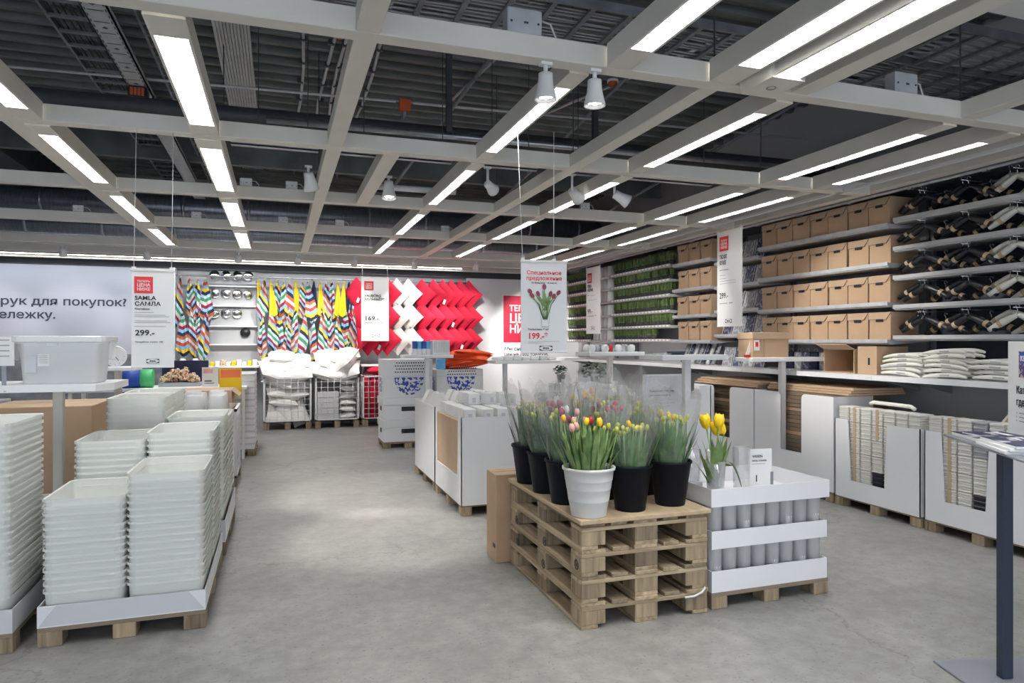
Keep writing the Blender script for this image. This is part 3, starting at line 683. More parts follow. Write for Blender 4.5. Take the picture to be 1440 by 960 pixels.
def paper_pallet(x0, x1, y0, y1, label, group=None, h=0.10, nx=3, ny=3):
    """low loading pallet: corrugated deck sheet on small feet"""
    t = thing('loading_pallet', label, 'pallet', (x0, y0, 0), 0, group)
    w, l = x1-x0, y1-y0
    for i in range(nx):
        for k in range(ny):
            piece(box_me('foot', 0.11, 0.11, h-0.022, 'blockw'), 'foot', t, (0.0+(w-0.11)*i/(nx-1), (l-0.11)*k/(ny-1), 0))
    d = MB().box(0, w, 0, l, h-0.022, h)
    for f in range(len(d.f)): d.mi[f] = 0 if f in (0, 1) else 1
    P('deck_sheet', d, ['cardd', 'cedge'], t)
    return t

# ================================================================ CLEAR BINS ON THE NEAR PALLETS
def rr(hw, hl, r, n=3):
    pts = []
    for cx, cy, a0 in ((hw-r, hl-r, 0), (-hw+r, hl-r, 90), (-hw+r, -hl+r, 180), (hw-r, -hl+r, 270)):
        for k in range(n+1):
            a = math.radians(a0+90*k/n); pts.append((cx+r*math.cos(a), cy+r*math.sin(a)))
    return pts
def bin_mesh(w, l, h, taper=0.016, rim=0.008, lip=0.014):
    b = MB()
    loops = [(w/2-taper-0.01, l/2-taper-0.01, 0.0, 0.035), (w/2-taper, l/2-taper, 0.008, 0.04), (w/2-rim, l/2-rim, h-lip, 0.045), (w/2-rim, l/2-rim, h-0.004, 0.045), (w/2, l/2, h, 0.05), (w/2, l/2, h-lip, 0.05)]
    n = 16
    for hw, hl, z, r in loops: b.v += [(p[0], p[1], z) for p in rr(hw, hl, r)]
    for j in range(len(loops)-1):
        for k in range(n): b.face((j*n+k, j*n+(k+1)%n, (j+1)*n+(k+1)%n, (j+1)*n+k), 0, j in (0, 1))
    b.face([k for k in range(n-1, -1, -1)])
    return b
SMALLBIN = bin_mesh(0.388, 0.57, 0.17).mesh('storage_bin', 'bin')
BIGBIN = bin_mesh(0.385, 0.57, 0.26).mesh('storage_bin', 'bin')
def bin_stack(x, y, n, me, pitch, z0, label, group):
    for k in range(n):
        o = ob('storage_bin', me, None, (x+R.uniform(-0.002, 0.002), y+R.uniform(-0.002, 0.002), z0+k*pitch))
        tag(o, label % (NTH[k] + ' from the tray' if k < n-1 else 'topmost'), 'storage bin', group)
def tray(x0, x1, y0, y1, z0, h, label, name='cardboard_tray', m='wcard', front='wcard2', group=None, th=0.006, cut=True):
    t = thing(name, label, 'tray', (x0, y0, z0), 0, group)
    w, l = x1-x0, y1-y0
    P('base', MB().box(0, w, 0, l, 0, th), m, t)
    P('front_wall', MB().box(0, w, 0, th, th, h), front, t)
    P('back_wall', MB().box(0, w, l-th, l, th, h), m, t)
    P('side_wall', MB().box(0, th, th, l-th, th, h), m, t)
    P('side_wall', MB().box(w-th, w, th, l-th, th, h), m, t)
    if cut:     # folded corner gussets on the front
        P('corner_gusset', MB().prism([(0, 0.0), (h*0.75, h*0.98), (0.0, h*0.98)], -0.004, 0, 'y'), m, t)
        P('corner_gusset', MB().prism([(w, 0.0), (w, h*0.98), (w-h*0.75, h*0.98)], -0.004, 0, 'y'), m, t)
    return t
paper_pallet(-1.17, -0.38, 4.09, 5.27, 'low wooden-footed pallet under the clear bins beside the aisle', 'pallets under the clear bins')
tray(-1.17, -0.38, 4.09, 5.27, 0.10, 0.11, 'low white cardboard tray holding the clear bins beside the aisle')
Z0 = 0.107
bin_stack(-0.969, 4.39, 14, SMALLBIN, 0.0365, Z0, 'clear plastic bin in the shortest front stack, %s', 'clear bins in the short front stack')
bin_stack(-0.580, 4.39, 17, SMALLBIN, 0.0365, Z0, 'clear plastic bin in the front stack along the aisle, %s', 'clear bins in the aisle front stack')
bin_stack(-0.969, 4.97, 20, SMALLBIN, 0.0365, Z0, 'clear plastic bin in the stack behind the shortest stack, %s', 'clear bins in the inner rear stack')
bin_stack(-0.580, 4.97, 21, SMALLBIN, 0.0365, Z0, 'clear plastic bin in the second stack along the aisle, %s', 'clear bins in the second aisle stack')
paper_pallet(-2.06, -1.27, 4.07, 5.25, 'low pallet at the edge of the view under the tallest clear bins', 'pallets under the clear bins')
tray(-2.06, -1.27, 4.07, 5.25, 0.10, 0.12, 'low white cardboard tray under the tallest clear bins', m='wcard2')
bin_stack(-1.480, 4.37, 25, SMALLBIN, 0.0365, Z0, 'clear plastic bin in the tallest stack by the display post, %s', 'clear bins in the tallest stack')
bin_stack(-1.480, 4.95, 9, SMALLBIN, 0.0365, Z0, 'clear plastic bin in the low stack below the display shelf, %s', 'clear bins below the display table')
paper_pallet(-1.17, -0.37, 5.42, 6.62, 'low pallet under the second block of clear bins by the aisle', 'pallets under the clear bins')
tray(-1.17, -0.37, 5.42, 6.62, 0.10, 0.16, 'white cardboard tray under the second block of clear bins', cut=False)
for (x, y, nm) in ((-0.962, 5.73, 'inner front'), (-0.575, 5.73, 'aisle front'), (-0.962, 6.31, 'inner rear'), (-0.575, 6.31, 'aisle rear')):
    bin_stack(x, y, {'inner front': 17, 'inner rear': 17, 'aisle front': 14, 'aisle rear': 13}[nm], BIGBIN, 0.050, Z0, 'deep clear bin on the second pallet, ' + nm + ' stack, %s', 'deep clear bins, %s stack' % nm)
# wrapped white block behind the second pallet, little milky bins in a row on it
t = thing('cardboard_tub', 'white cardboard tub wrapped in film with small milky bins on top', 'tub', (-1.27, 6.9, 0))
P('body', MB().cbox(0, 0.82, 0, 0.95, 0.09, 0.90, 0.008), 'wcard', t)
P('lid_sheet', MB().box(-0.01, 0.84, -0.01, 0.97, 0.90, 0.912), 'cardd', t)
for i in range(2):
    for k in range(2): piece(box_me('foot', 0.11, 0.11, 0.09, 'blockw'), 'foot', t, (0.71*i, 0.84*k, 0))
MILK = bin_mesh(0.185, 0.26, 0.155, 0.022, 0.008, 0.01)
for i, v in enumerate(MILK.v): MILK.v[i] = (v[0], v[1], 0.155-v[2])
MILK.f = [tuple(reversed(f)) for f in MILK.f]
MILK = MILK.mesh('small_bin', 'binw')
k = 0
for r_, (yy, zz, xs) in enumerate(((7.06, 0.912, (-1.15, -0.95, -0.75, -0.55)), (7.36, 0.912, (-1.15, -0.95, -0.75, -0.56)), (7.62, 0.912, (-1.07, -0.82, -0.60)))):
    for i, x in enumerate(xs):
        tag(ob('small_bin', MILK, None, (x, yy, zz)), 'small milky plastic bin upside down, %s in the %s row on the white tub' % (NTH[len(xs)-1-i], NTH[r_]), 'storage bin', 'small milky bins on the white tub')
# cartons seen below the display shelf
for x0, w_, h_, m_, nm in ((-2.08, 0.72, 1.08, 'card', 'tall brown carton under the display shelf'), (-2.46, 0.36, 1.10, 'foam', 'tall grey carton under the display shelf'), (-2.86, 0.38, 1.06, 'wcard', 'white carton with blue print at the edge of the view')):
    t = thing('cardboard_box', nm, 'box', (x0, 6.0, 0))
    P('body', MB().cbox(0, w_, 0, 0.7, 0, h_, 0.005), m_, t)
    P('lid_seam', MB().box(0, w_, 0.345, 0.355, h_, h_+0.0015), 'tape', t)
    if m_ == 'wcard': P('printed_panel', MB().box(0.05, w_-0.01, -0.002, 0, h_-0.3, h_-0.04), 'bluep', t)
# brown carton, wire cage of wrapped goods
t = thing('cardboard_box', 'big brown carton behind the row of small milky bins', 'box', (-1.36, 8.95, 0))
P('body', MB().cbox(0, 0.82, 0, 0.6, 0, 0.98, 0.006), 'card', t)
P('flap', MB().prism([(0.82, 0.97), (0.90, 0.90), (0.904, 0.905), (0.822, 0.98)], 0.0, 0.6, 'y'), 'cardl', t)
def cage(x0, x1, y0, y1, z0, z1, label, group, nx=6, nz=8, feet=True, m='white', r=0.004):
    t = thing('wire_cage', label, 'cage', (x0, y0, 0), 0, group)
    w, l = x1-x0, y1-y0
    fr = MB()
    for px in (0.015, w-0.015):
        for py in (0.015, l-0.015): fr.box(px-0.015, px+0.015, py-0.015, py+0.015, z0, z1)
    for zz in (z0, z1-0.03):
        fr.box(0, w, 0, 0.025, zz, zz+0.03).box(0, w, l-0.025, l, zz, zz+0.03).box(0, 0.025, 0, l, zz, zz+0.03).box(w-0.025, w, 0, l, zz, zz+0.03)
    P('frame', fr, m, t)
    fm = MB()
    for i in range(1, nx): fm.cyl((w*i/nx, 0.012, z0), (w*i/nx, 0.012, z1), r, n=5)
    for k in range(1, nz): fm.cyl((0, 0.012, z0+(z1-z0)*k/nz), (w, 0.012, z0+(z1-z0)*k/nz), r, n=5)
    stuff(P('front_mesh', fm, m, t))
    sm = MB()
    for q in (0.012, w-0.012):
        for i in range(1, nx): sm.cyl((q, l*i/nx, z0), (q, l*i/nx, z1), r, n=5)
        for k in range(1, nz): sm.cyl((q, 0, z0+(z1-z0)*k/nz), (q, l, z0+(z1-z0)*k/nz), r, n=5)
    stuff(P('side_mesh', sm, m, t))
    P('floor_plate', MB().box(0, w, 0, l, z0, z0+0.012), m, t)
    if feet:
        for i in range(3):
            for k in range(2): piece(box_me('foot', 0.1, 0.1, z0, 'blockw'), 'foot', t, ((w-0.1)*i/2, (l-0.1)*k, 0))
    return t
cage(-1.05, -0.43, 7.95, 8.75, 0.09, 0.84, 'white wire cage of flat wrapped goods at the aisle edge', None, 5, 6)
for i in range(5):
    o = P('wrapped_board', MB().cbox(0, 0.09, 0, 0.74, 0, 0.66+0.02*(i%3), 0.01), 'foam' if i % 2 else 'paper', None, (-1.02+i*0.115, 7.98, 0.102))
    tag(o, 'flat wrapped board standing in the aisle wire cage, %s from the gap' % NTH[i], 'package', 'boards in the aisle wire cage')
# stack of shallow white lidded boxes
wb = MB().cbox(0, 0.30, 0, 0.40, 0, 0.062, 0.003); wl = MB().cbox(-0.006, 0.306, -0.006, 0.406, 0.062, 0.086, 0.003)
paper_pallet(-0.63, -0.30, 10.02, 10.95, 'small pallet under the tall stack of shallow white boxes', None, 0.09, 2, 3)
for c, (yy, nm) in enumerate(((10.04, 'front'), (10.50, 'rear'))):
    for k in range(12):
        t = thing('lidded_box', 'shallow white lidded box in the %s tall stack, %s from the floor' % (nm, NTH[k]), 'box', (-0.615, yy, 0.09+k*0.0865), 0, 'shallow white boxes by the aisle')
        if k == 0 and c == 0: wbm, wlm = wb.mesh('body', 'wcard'), wl.mesh('lid', 'wcard2')
        ob('body', wbm, t); ob('lid', wlm, t)
# display table on a post with the big clear box
t = thing('display_table', 'white display shelf on a post above the clear bins', 'display table', (-1.40, 5.30, 0))
P('tabletop', MB().prism([(-1.0, -0.35), (0.30, -0.35), (0.38, -0.22), (0.38, 0.22), (-1.0, 0.22)], 1.255, 1.30, 'z'), 'shelfw', t)
P('post', MB().cbox(-0.03, 0.03, 0.0, 0.06, 0.01, 1.255, 0.006), 'grid', t)
P('foot_plate', MB().cbox(-0.08, 0.08, -0.0, 0.30, 0, 0.012, 0.004), 'grid', t)
mk = MB().box(-0.215, -0.212, -0.352, -0.35, 1.258, 1.298).box(-0.25, -0.235, -0.352, -0.35, 1.272, 1.276).box(-0.19, -0.178, -0.352, -0.35, 1.262, 1.268)
P('price_rail_marks', mk, 'grey', t)
bx = thing('storage_box', 'big clear plastic storage box with white lid on the display shelf', 'storage box', (-1.315, 5.17, 1.30))
P('tub', bin_mesh(0.50, 0.36, 0.285, 0.04, 0.02, 0.03), 'box', bx)
lidm = MB(); n = 16
lps = [(0.262, 0.192, 0.262, 0.05), (0.268, 0.198, 0.270, 0.05), (0.268, 0.198, 0.300, 0.05), (0.255, 0.185, 0.306, 0.05), (0.225, 0.155, 0.302, 0.04)]
for hw, hl, z, r in lps: lidm.v += [(p[0], p[1], z) for p in rr(hw, hl, r)]
for j in range(len(lps)-1):
    for k in range(n): lidm.face((j*n+k, j*n+(k+1)%n, (j+1)*n+(k+1)%n, (j+1)*n+k))
lidm.face([(len(lps)-1)*n+k for k in range(n)])
P('lid', lidm, 'binw', bx)
for sx in (-1, 1): P('clip', MB().cbox(sx*0.262-0.012, sx*0.262+0.012, -0.05, 0.05, 0.15, 0.29, 0.006), 'binw', bx)
P('price_label', MB().box(-0.185, -0.125, -0.172, -0.168, 0.075, 0.19).box(-0.183, -0.14, -0.1735, -0.172, 0.165, 0.172), 'tape', bx, (0, 0.018, 0))
lb = P('info_label', MB().box(-0.115, -0.055, -0.174, -0.170, 0.115, 0.19), 'paper', bx, (0, 0.016, 0))
q = MB()
for k in range(5): q.box(-0.108, -0.063, -0.1755, -0.174, 0.178-k*0.011, 0.1815-k*0.011)
P('print', q, 'grey', lb)
P('handle_slot', MB().box(-0.06, 0.0, -0.186, -0.178, 0.245, 0.26), 'tape', bx)
# second sheet sign seen behind the box, further along the display
t = thing('price_card', 'white hanging price card peeking out beside the clear box', 'price card', (-1.60, 4.98, 1.30))
P('card', MB().box(-0.06, 0.055, 0, 0.004, 0.12, 0.30), 'paper', t)
P('holder', MB().box(-0.012, 0.012, 0.004, 0.01, 0, 0.3), 'steelg', t)
q = MB()
for k in range(4): q.box(-0.045, 0.03, -0.001, 0, 0.275-k*0.033, 0.283-k*0.033)
P('print', q, 'grey', t)
# round white wall clock like dish lying upright on a back shelf
t = thing('display_shelf', 'white low display shelf beyond the clear box', 'shelf', (-1.5, 7.5, 0))
P('shelf_board', MB().cbox(-0.30, 0.20, -0.15, 0.2, 1.29, 1.325, 0.004), 'shelfw', t)
P('post', MB().cbox(-0.03, 0.03, 0.1, 0.16, 0.0, 1.29, 0.004), 'grid', t)
t = thing('wall_clock', 'round white clock face propped up beside the price sign', 'clock', (-1.5, 7.5, 1.325))
P('disc', MB().cyl((0, 0, 0.10), (0, 0.03, 0.105), 0.10, n=32, sm=False), 'ceramic', t)
q = MB()
for k in range(12):
    a = k*PI/6; q.box(0.078*math.cos(a)-0.004, 0.078*math.cos(a)+0.004, -0.003, 0.0, 0.10+0.078*math.sin(a)-0.004, 0.10+0.078*math.sin(a)+0.004)
P('hour_marks', q, 'grey', t)
P('hands', MB().tube([(0, -0.004, 0.10), (0.03, -0.004, 0.06)], 0.003, 5).tube([(0, -0.004, 0.10), (-0.02, -0.004, 0.07)], 0.003, 5), 'black', t)

# ================================================================ BANNERS AND SIGNS
def logo(parent, x, z, w, y=-0.003, m='ink'):
    """dark rectangle, pale oval, dark capitals"""
    h = w*0.36
    g = P('logo_plate', MB().box(x-w/2, x+w/2, y, y+0.0012, z-h/2, z+h/2), m, parent)
    n = 28; ov = MB(); ov.v = [(x+0.485*w*math.cos(2*PI*k/n), y-0.0006, z+0.47*h*math.sin(2*PI*k/n)) for k in range(n)]; ov.face(list(range(n)))
    P('logo_oval', ov, 'paper', parent)
    text('IKEA', h*0.62, m, parent, (x, y-0.0012, z-h*0.225), bold=0.035, align='CENTER', wide=1.05)
def lines(parent, rows, m='grey', y=-0.002):
    q = MB()
    for x0, x1, z, h in rows: q.box(x0, x1, y, y+0.0008, z, z+h)
    P('small_print', q, m, parent)
def badge(parent, x, z, s, y=-0.003):
    P('red_badge', MB().box(x, x+s, y, y+0.001, z-s, z), 'redink', parent)
    for k, (w_, hh) in enumerate((('ТЕПЕРЬ', 0.125), ('ЦЕНА', 0.2), ('НИЖЕ', 0.2))):
        me = text_mesh(w_, s*hh*1.3, bold=0.02); me.materials.clear(); me.materials.append(M['paper'])
        wd = max(v.co.x for v in me.vertices); f = s*0.72/wd
        for v in me.vertices: v.co.x *= f
        ob('lettering', me, parent, (x+s*0.14, y-0.0008, z-s*(0.34+0.25*k)), (PI/2, 0, 0))
def banner(name, label, loc, rz, w, h, wires, lean=0.0):
    t = thing(name, label, 'banner', loc, rz)
    P('sheet', MB().cbox(0, w, 0, 0.004, 0, h, 0.0012), 'paper', t)
    P('top_bar', MB().cbox(-0.006, w+0.006, -0.005, 0.009, h-0.012, h+0.006, 0.003), 'grid', t)
    P('bottom_bar', MB().cbox(0, w, -0.003, 0.007, -0.006, 0.006, 0.002), 'paper', t)
    for (xa, top) in wires:
        P('wire', MB().cyl((xa, 0.002, h), tuple(top), 0.0022, n=5), 'paper', t)
        P('hook', MB().box(xa-0.012, xa+0.012, -0.004, 0.008, h+0.004, h+0.018), 'white', t)
    return t
def dark(parent, s, size, x, z, m='ink', bold=0.022, wide=1.12, align='LEFT'): return text(s, size, m, parent, (x, -0.0028, z), bold=bold, wide=wide, align=align)
# SAMLA banner over the bins
t = banner('price_banner', 'white hanging price banner reading 299 over the clear bins', (-0.90, 4.955, 1.405), 0, 0.25, 0.63, [(0.015, (0.015, 0.08, 1.556)), (0.235, (0.235, 0.08, 1.556))])
badge(t, 0.018, 0.585, 0.108)
dark(t, 'SAMLA', 0.036, 0.02, 0.435); dark(t, 'САМЛА', 0.036, 0.02, 0.397)
dark(t, 'Контейнер', 0.014, 0.02, 0.372, wide=1.2)
lines(t, [(0.02, 0.13, 0.352, 0.003), (0.02, 0.2, 0.335, 0.003), (0.02, 0.22, 0.325, 0.003), (0.02, 0.21, 0.298, 0.003), (0.02, 0.23, 0.288, 0.003), (0.02, 0.2, 0.262, 0.003)])
dark(t, '299.-', 0.050, 0.022, 0.205, bold=0.02)
dark(t, 'Продаётся  полка  100.-', 0.0135, 0.022, 0.158, 'ink', 0.004)
logo(t, 0.125, 0.038, 0.075)
# tulip banner
t = banner('tulip_banner', 'white hanging banner with a vase of red tulips priced 199', (1.503, 4.22, 1.50), math.radians(-6), 0.315, 0.60, [(0.012, (-0.01, 0.05, 1.46)), (0.225, (0.225, 0.0, 1.46))])
for s_, z_, sz in (('Специальное', 0.512, 0.036), ('предложение', 0.476, 0.036)):
    text(s_, sz, 'redink', t, (0.158, -0.0028, z_), bold=0.014, wide=1.02, align='CENTER')
text('20 февраля – 8 марта', 0.0165, 'ink', t, (0.158, -0.0028, 0.452), bold=0.006, wide=1.05, align='CENTER')
vx, vz = 0.165, 0.165
ps = P('printed_vase', MB().prism([(vx-0.025, vz), (vx+0.025, vz), (vx+0.037, vz+0.13), (vx-0.037, vz+0.13)], -0.0030, -0.002, 'y'), 'galvl', t)
ps2 = MB().prism([(vx-0.021, vz+0.006), (vx+0.021, vz+0.006), (vx+0.033, vz+0.128), (vx-0.033, vz+0.128)], -0.0036, -0.003, 'y')
P('printed_glass', ps2, 'paper', t)
st = MB(); bl = MB()
heads = [(0.06, 0.40), (0.075, 0.372), (0.115, 0.385), (0.158, 0.43), (0.20, 0.385), (0.222, 0.37), (0.255, 0.393)]
for hx, hz in heads:
    st.tube([(vx+(hx-vx)*0.12, -0.005, vz+0.05), (vx+(hx-vx)*0.45, -0.005, vz+0.15), (hx, -0.005, hz-0.008)], 0.0032, 5)
    n = 12; i0 = len(bl.v); an = math.atan2(hz-(vz+0.1), hx-vx)
    bl.prism([(hx+0.019*math.cos(2*PI*k/n)*math.cos(an)-0.013*math.sin(2*PI*k/n)*math.sin(an), hz+0.019*math.cos(2*PI*k/n)*math.sin(an)+0.013*math.sin(2*PI*k/n)*math.cos(an)) for k in range(n)], -0.009, -0.007, 'y')
for k in range(9):
    a = PI/2 + (k-4)*0.17; L = 0.09+0.03*((k*7) % 3)
    bx_, bz_ = vx+0.004*(k-4), vz+0.11
    st.prism([(bx_-0.006, bz_), (bx_+0.006, bz_), (bx_+L*0.6*math.cos(a)+0.008, bz_+L*0.6*math.sin(a)), (bx_+L*math.cos(a), bz_+L*math.sin(a)), (bx_+L*0.6*math.cos(a)-0.008, bz_+L*0.6*math.sin(a))], -0.0065, -0.0055, 'y')
P('printed_stems', st, 'leafb', t); P('printed_blooms', bl, 'purp', t)
dark(t, 'Тюльпаны, 7 шт', 0.017, 0.045, 0.145, bold=0.01)
text('199.-*', 0.056, 'redink', t, (0.045, -0.0028, 0.088), bold=0.024, wide=1.0)
lines(t, [(0.05, 0.26, 0.07, 0.002), (0.05, 0.15, 0.06, 0.002)])
logo(t, 0.17, 0.026, 0.088)
# cushion banner by the back wall
t = banner('price_banner', 'white price banner reading 169 in front of the red cushions', (1.453, 12.93, 1.585), 0, 0.51, 1.18, [(0.02, (0.02, 0.07, 1.417)), (0.49, (0.49, 0.07, 1.417))])
badge(t, 0.055, 1.11, 0.17)
dark(t, 'VALBJÖRG', 0.062, 0.055, 0.82, wide=1.05, bold=0.035); dark(t, 'ВАЛЬБЬЁРГ', 0.062, 0.055, 0.755, wide=1.05, bold=0.035)
lines(t, [(0.055, 0.18, 0.69, 0.008), (0.055, 0.13, 0.66, 0.006)])
dark(t, '169.-', 0.115, 0.055, 0.38, bold=0.03, wide=1.15)
dark(t, 'Подушка  была  249.-', 0.032, 0.06, 0.325, bold=0.02)
logo(t, 0.27, 0.095, 0.14)
# two banners hanging along the shelving wall
t = banner('price_banner', 'white price banner reading 299 hanging before the cardboard boxes', (4.98, 6.96, 1.75), -PI/2, 0.47, 1.12, [(0.02, (0.02, 0, 1.22)), (0.45, (0.45, 0, 1.22))])
badge(t, 0.05, 1.06, 0.17)
dark(t, 'ТЮХЕ', 0.062, 0.05, 0.80, wide=0.8); dark(t, 'КУХЕ', 0.062, 0.05, 0.73, wide=0.8)
lines(t, [(0.05, 0.22, 0.66, 0.012), (0.05, 0.16, 0.60, 0.006), (0.05, 0.17, 0.56, 0.006), (0.05, 0.36, 0.53, 0.005), (0.05, 0.36, 0.50, 0.005)])
dark(t, '299.-', 0.095, 0.05, 0.33, bold=0.01, wide=0.85); lines(t, [(0.05, 0.2, 0.265, 0.01), (0.23, 0.3, 0.265, 0.014)])
logo(t, 0.22, 0.06, 0.12)
t = banner('price_banner', 'white price banner reading 99 hanging before the artificial grass', (5.14, 10.99, 1.71), -PI/2, 0.56, 1.14, [(0.02, (0.02, 0, 1.26)), (0.54, (0.54, 0, 1.26))])
badge(t, 0.06, 1.05, 0.17)
dark(t, 'FEJKA', 0.07, 0.06, 0.80, wide=0.9); dark(t, 'ФЕЙКА', 0.07, 0.06, 0.73, wide=0.9)
lines(t, [(0.06, 0.14, 0.66, 0.01), (0.2, 0.34, 0.65, 0.008), (0.06, 0.45, 0.58, 0.006)])
dark(t, '99.-', 0.11, 0.06, 0.35, bold=0.012); lines(t, [(0.06, 0.32, 0.295, 0.014), (0.36, 0.4, 0.30, 0.016)])
logo(t, 0.27, 0.09, 0.14)
# wall lettering on the blue-grey panel
def wall_text(s, ref, ref_w, size, x_right, z, label):
    a = text_mesh(ref, size, bold=0.016); ra = max(v.co.x for v in a.vertices)-min(v.co.x for v in a.vertices)
    me = text_mesh(s, size, bold=0.016, depth=0.004); f = ref_w/ra
    mx = max(v.co.x for v in me.vertices)
    for v in me.vertices: v.co.x = (v.co.x-mx)*f
    me.materials.clear(); me.materials.append(M['inkb'])
    o = ob('wall_lettering', me, None, (x_right, 13.397, z), (PI/2, 0, 0)); tag(o, label, 'lettering')
wall_text('Не хватает рук для покупок?', 'рук для покупок?', 1.84, 0.187, -2.505, 2.184, 'upper line of dark lettering about shopping on the grey wall')
wall_text('Возьмите тележку.', 'ележку.', 0.80, 0.187, -3.57, 1.958, 'lower line of dark lettering about trolleys on the grey wall')
# red poster on the white wall
t = thing('wall_poster', 'big red poster with white capitals on the white back wall', 'poster', (4.40, 13.43, 1.55))
P('sheet', MB().box(0, 0.92, -0.004, 0, 0, 0.97), 'poster', t)
P('border', MB().box(-0.03, 0.95, -0.002, 0.008, -0.03, 1.0), 'paper', t)
for s_, sz, z_ in (('ТЕПЕРЬ', 0.165, 0.655), ('ЦЕНА', 0.26, 0.41), ('НИЖЕ', 0.225, 0.20)):
    text(s_, sz, 'paper', t, (0.125, -0.006, z_), bold=0.026, wide=0.98)
o = ob('wall_lettering', text_mesh('Мы снизили', 0.10, bold=0.012, wide=1.12), None, (4.42, 13.437, 1.385), (PI/2, 0, 0)); o.data.materials.clear(); o.data.materials.append(M['inkb']); tag(o, 'upper small line of dark lettering under the red poster', 'lettering')
o = ob('wall_lettering', text_mesh('цен на 1000 товаров.', 0.10, bold=0.012, wide=1.0), None, (4.42, 13.437, 1.27), (PI/2, 0, 0)); o.data.materials.clear(); o.data.materials.append(M['inkb']); tag(o, 'lower small line of dark lettering under the red poster', 'lettering')

# ================================================================ BACK WALL
def cloth_mesh(w, L, seed, m, flip=1, folds=2.2, point=0.72, two=None):
    rr_ = random.Random(seed); nu, nv = 12, 14
    v = []; f = []; uvs = []
    ph = rr_.uniform(0, 6); per = rr_.uniform(0.55, 0.85); chev = seed % 3 == 0; off = rr_.uniform(-0.05, 0.05)
    for i in range(nv+1):
        s = i/nv
        hw = w/2*(0.10+0.95*(s/point)**0.8) if s < point else w/2*1.05*(1-(s-point)/(1-point)*0.9)
        for j in range(nu+1):
            u = -1+2*j/nu
            v.append((u*hw, 0.035*math.sin(u*PI*folds+ph)*(0.4+0.6*s)+0.02*math.sin(s*4+ph), -L*s-0.03*abs(u)*s))
            uvs.append((u, (s*L+0.03*abs(u)*s)/per+(abs(u*hw-off) if chev else u*hw)*flip*1.9))
    for i in range(nv):
        for j in range(nu): f.append((i*(nu+1)+j, i*(nu+1)+j+1, (i+1)*(nu+1)+j+1, (i+1)*(nu+1)+j))
    me = bpy.data.meshes.new('cloth'); me.from_pydata(v, [], f); me.materials.append(M[m])
    ul = me.uv_layers.new(name='uv')
    for l in me.loops: ul.data[l.index].uv = uvs[l.vertex_index]
    me.polygons.foreach_set('use_smooth', [True]*len(f)); me.update(); return me
CL = [cloth_mesh(0.22, 0.80, 1, 'stripe', 1), cloth_mesh(0.20, 0.85, 2, 'stripe', -1, 1.6), cloth_mesh(0.26, 0.75, 3, 'stripe', 0.4, 2.8, 0.8), cloth_mesh(0.19, 0.82, 8, 'stripe', -0.5, 1.2, 0.6), cloth_mesh(0.2, 0.78, 9, 'stripe', 1.1, 2.0, 0.75), cloth_mesh(0.24, 0.70, 10, 'stripe', -1.3, 2.4, 0.85), cloth_mesh(0.18, 0.86, 11, 'stripe', 0.7, 1.4, 0.65), cloth_mesh(0.22, 0.74, 13, 'stripe', -0.9, 1.9, 0.7)]
CY = cloth_mesh(0.15, 0.62, 4, 'yelf', 1, 1.5, 0.95)
CN = cloth_mesh(0.18, 0.70, 5, 'navyf', 1, 1.5, 0.8)
rodo = MB().cyl((-1.72, 13.30, 2.74), (3.6, 13.30, 2.74), 0.014, n=8)
for k in range(8): rodo.box(-1.66+k*0.75, -1.64+k*0.75, 13.29, 13.5, 2.73, 2.75)
tag(P('hanging_rod', rodo, 'galv'), 'long thin steel rod near the top of the back wall', 'rod')
def hang_cloth(x, z, me, label, group, y):
    t = thing('striped_cloth', label, 'textile', (x, y, z-abs(R.uniform(0, 0.05))), 0, group, (0, R.uniform(-0.10, 0.10), R.uniform(-0.5, 0.5)))
    ob('cloth', me, t)
    P('hook', HOOK, None or 'x', t) if False else ob('hook', HOOKME, t)
HOOKME = MB().tube([(0, 0, -0.02), (0, 0, 0.01), (0.008, 0, 0.022), (0.0, 0, 0.034)], 0.004, 6).mesh('hook', 'yelf')
hookrod2 = MB()
seq = 0
for i in range(4):
    hang_cloth(-1.64+i*0.135, 2.71, CL[(i*3+1) % 8], 'striped cloth, upper row beside the price sign, %s from the sign' % NTH[i], 'striped cloths by the round mirrors', 13.26)
for i in range(4):
    hang_cloth(-1.60+i*0.13, 2.07, CL[(i*5+2) % 8], 'striped cloth, lower row beside the price sign, %s from the sign' % NTH[i], 'striped cloths by the round mirrors', 13.20)
ycol = {0: CY, 2: CY, 6: CY, 10: CY, 13: CY, 14: CY, 9: CN, 15: CN}
for i in range(17):
    me = ycol.get(i, CL[(i*5+2) % 8]); c = 'bright yellow' if me is CY else 'navy blue' if me is CN else 'multicoloured striped'
    hang_cloth(-0.35+i*0.108, 2.71, me, '%s cloth in the upper hanging row, %s from the mirrors' % (c, NTH[i]), 'cloths hanging over the pillow cages', 13.30-0.05*(i % 3))
for i in range(12):
    hang_cloth(-0.28+i*0.148, 2.10 + 0.05*((i*5) % 3-1), CL[(i*3+4) % 8], 'multicoloured striped cloth in the lower hanging row, %s from the mirrors' % NTH[i], 'cloths hanging over the pillow cages', 13.20-0.05*(i % 2))
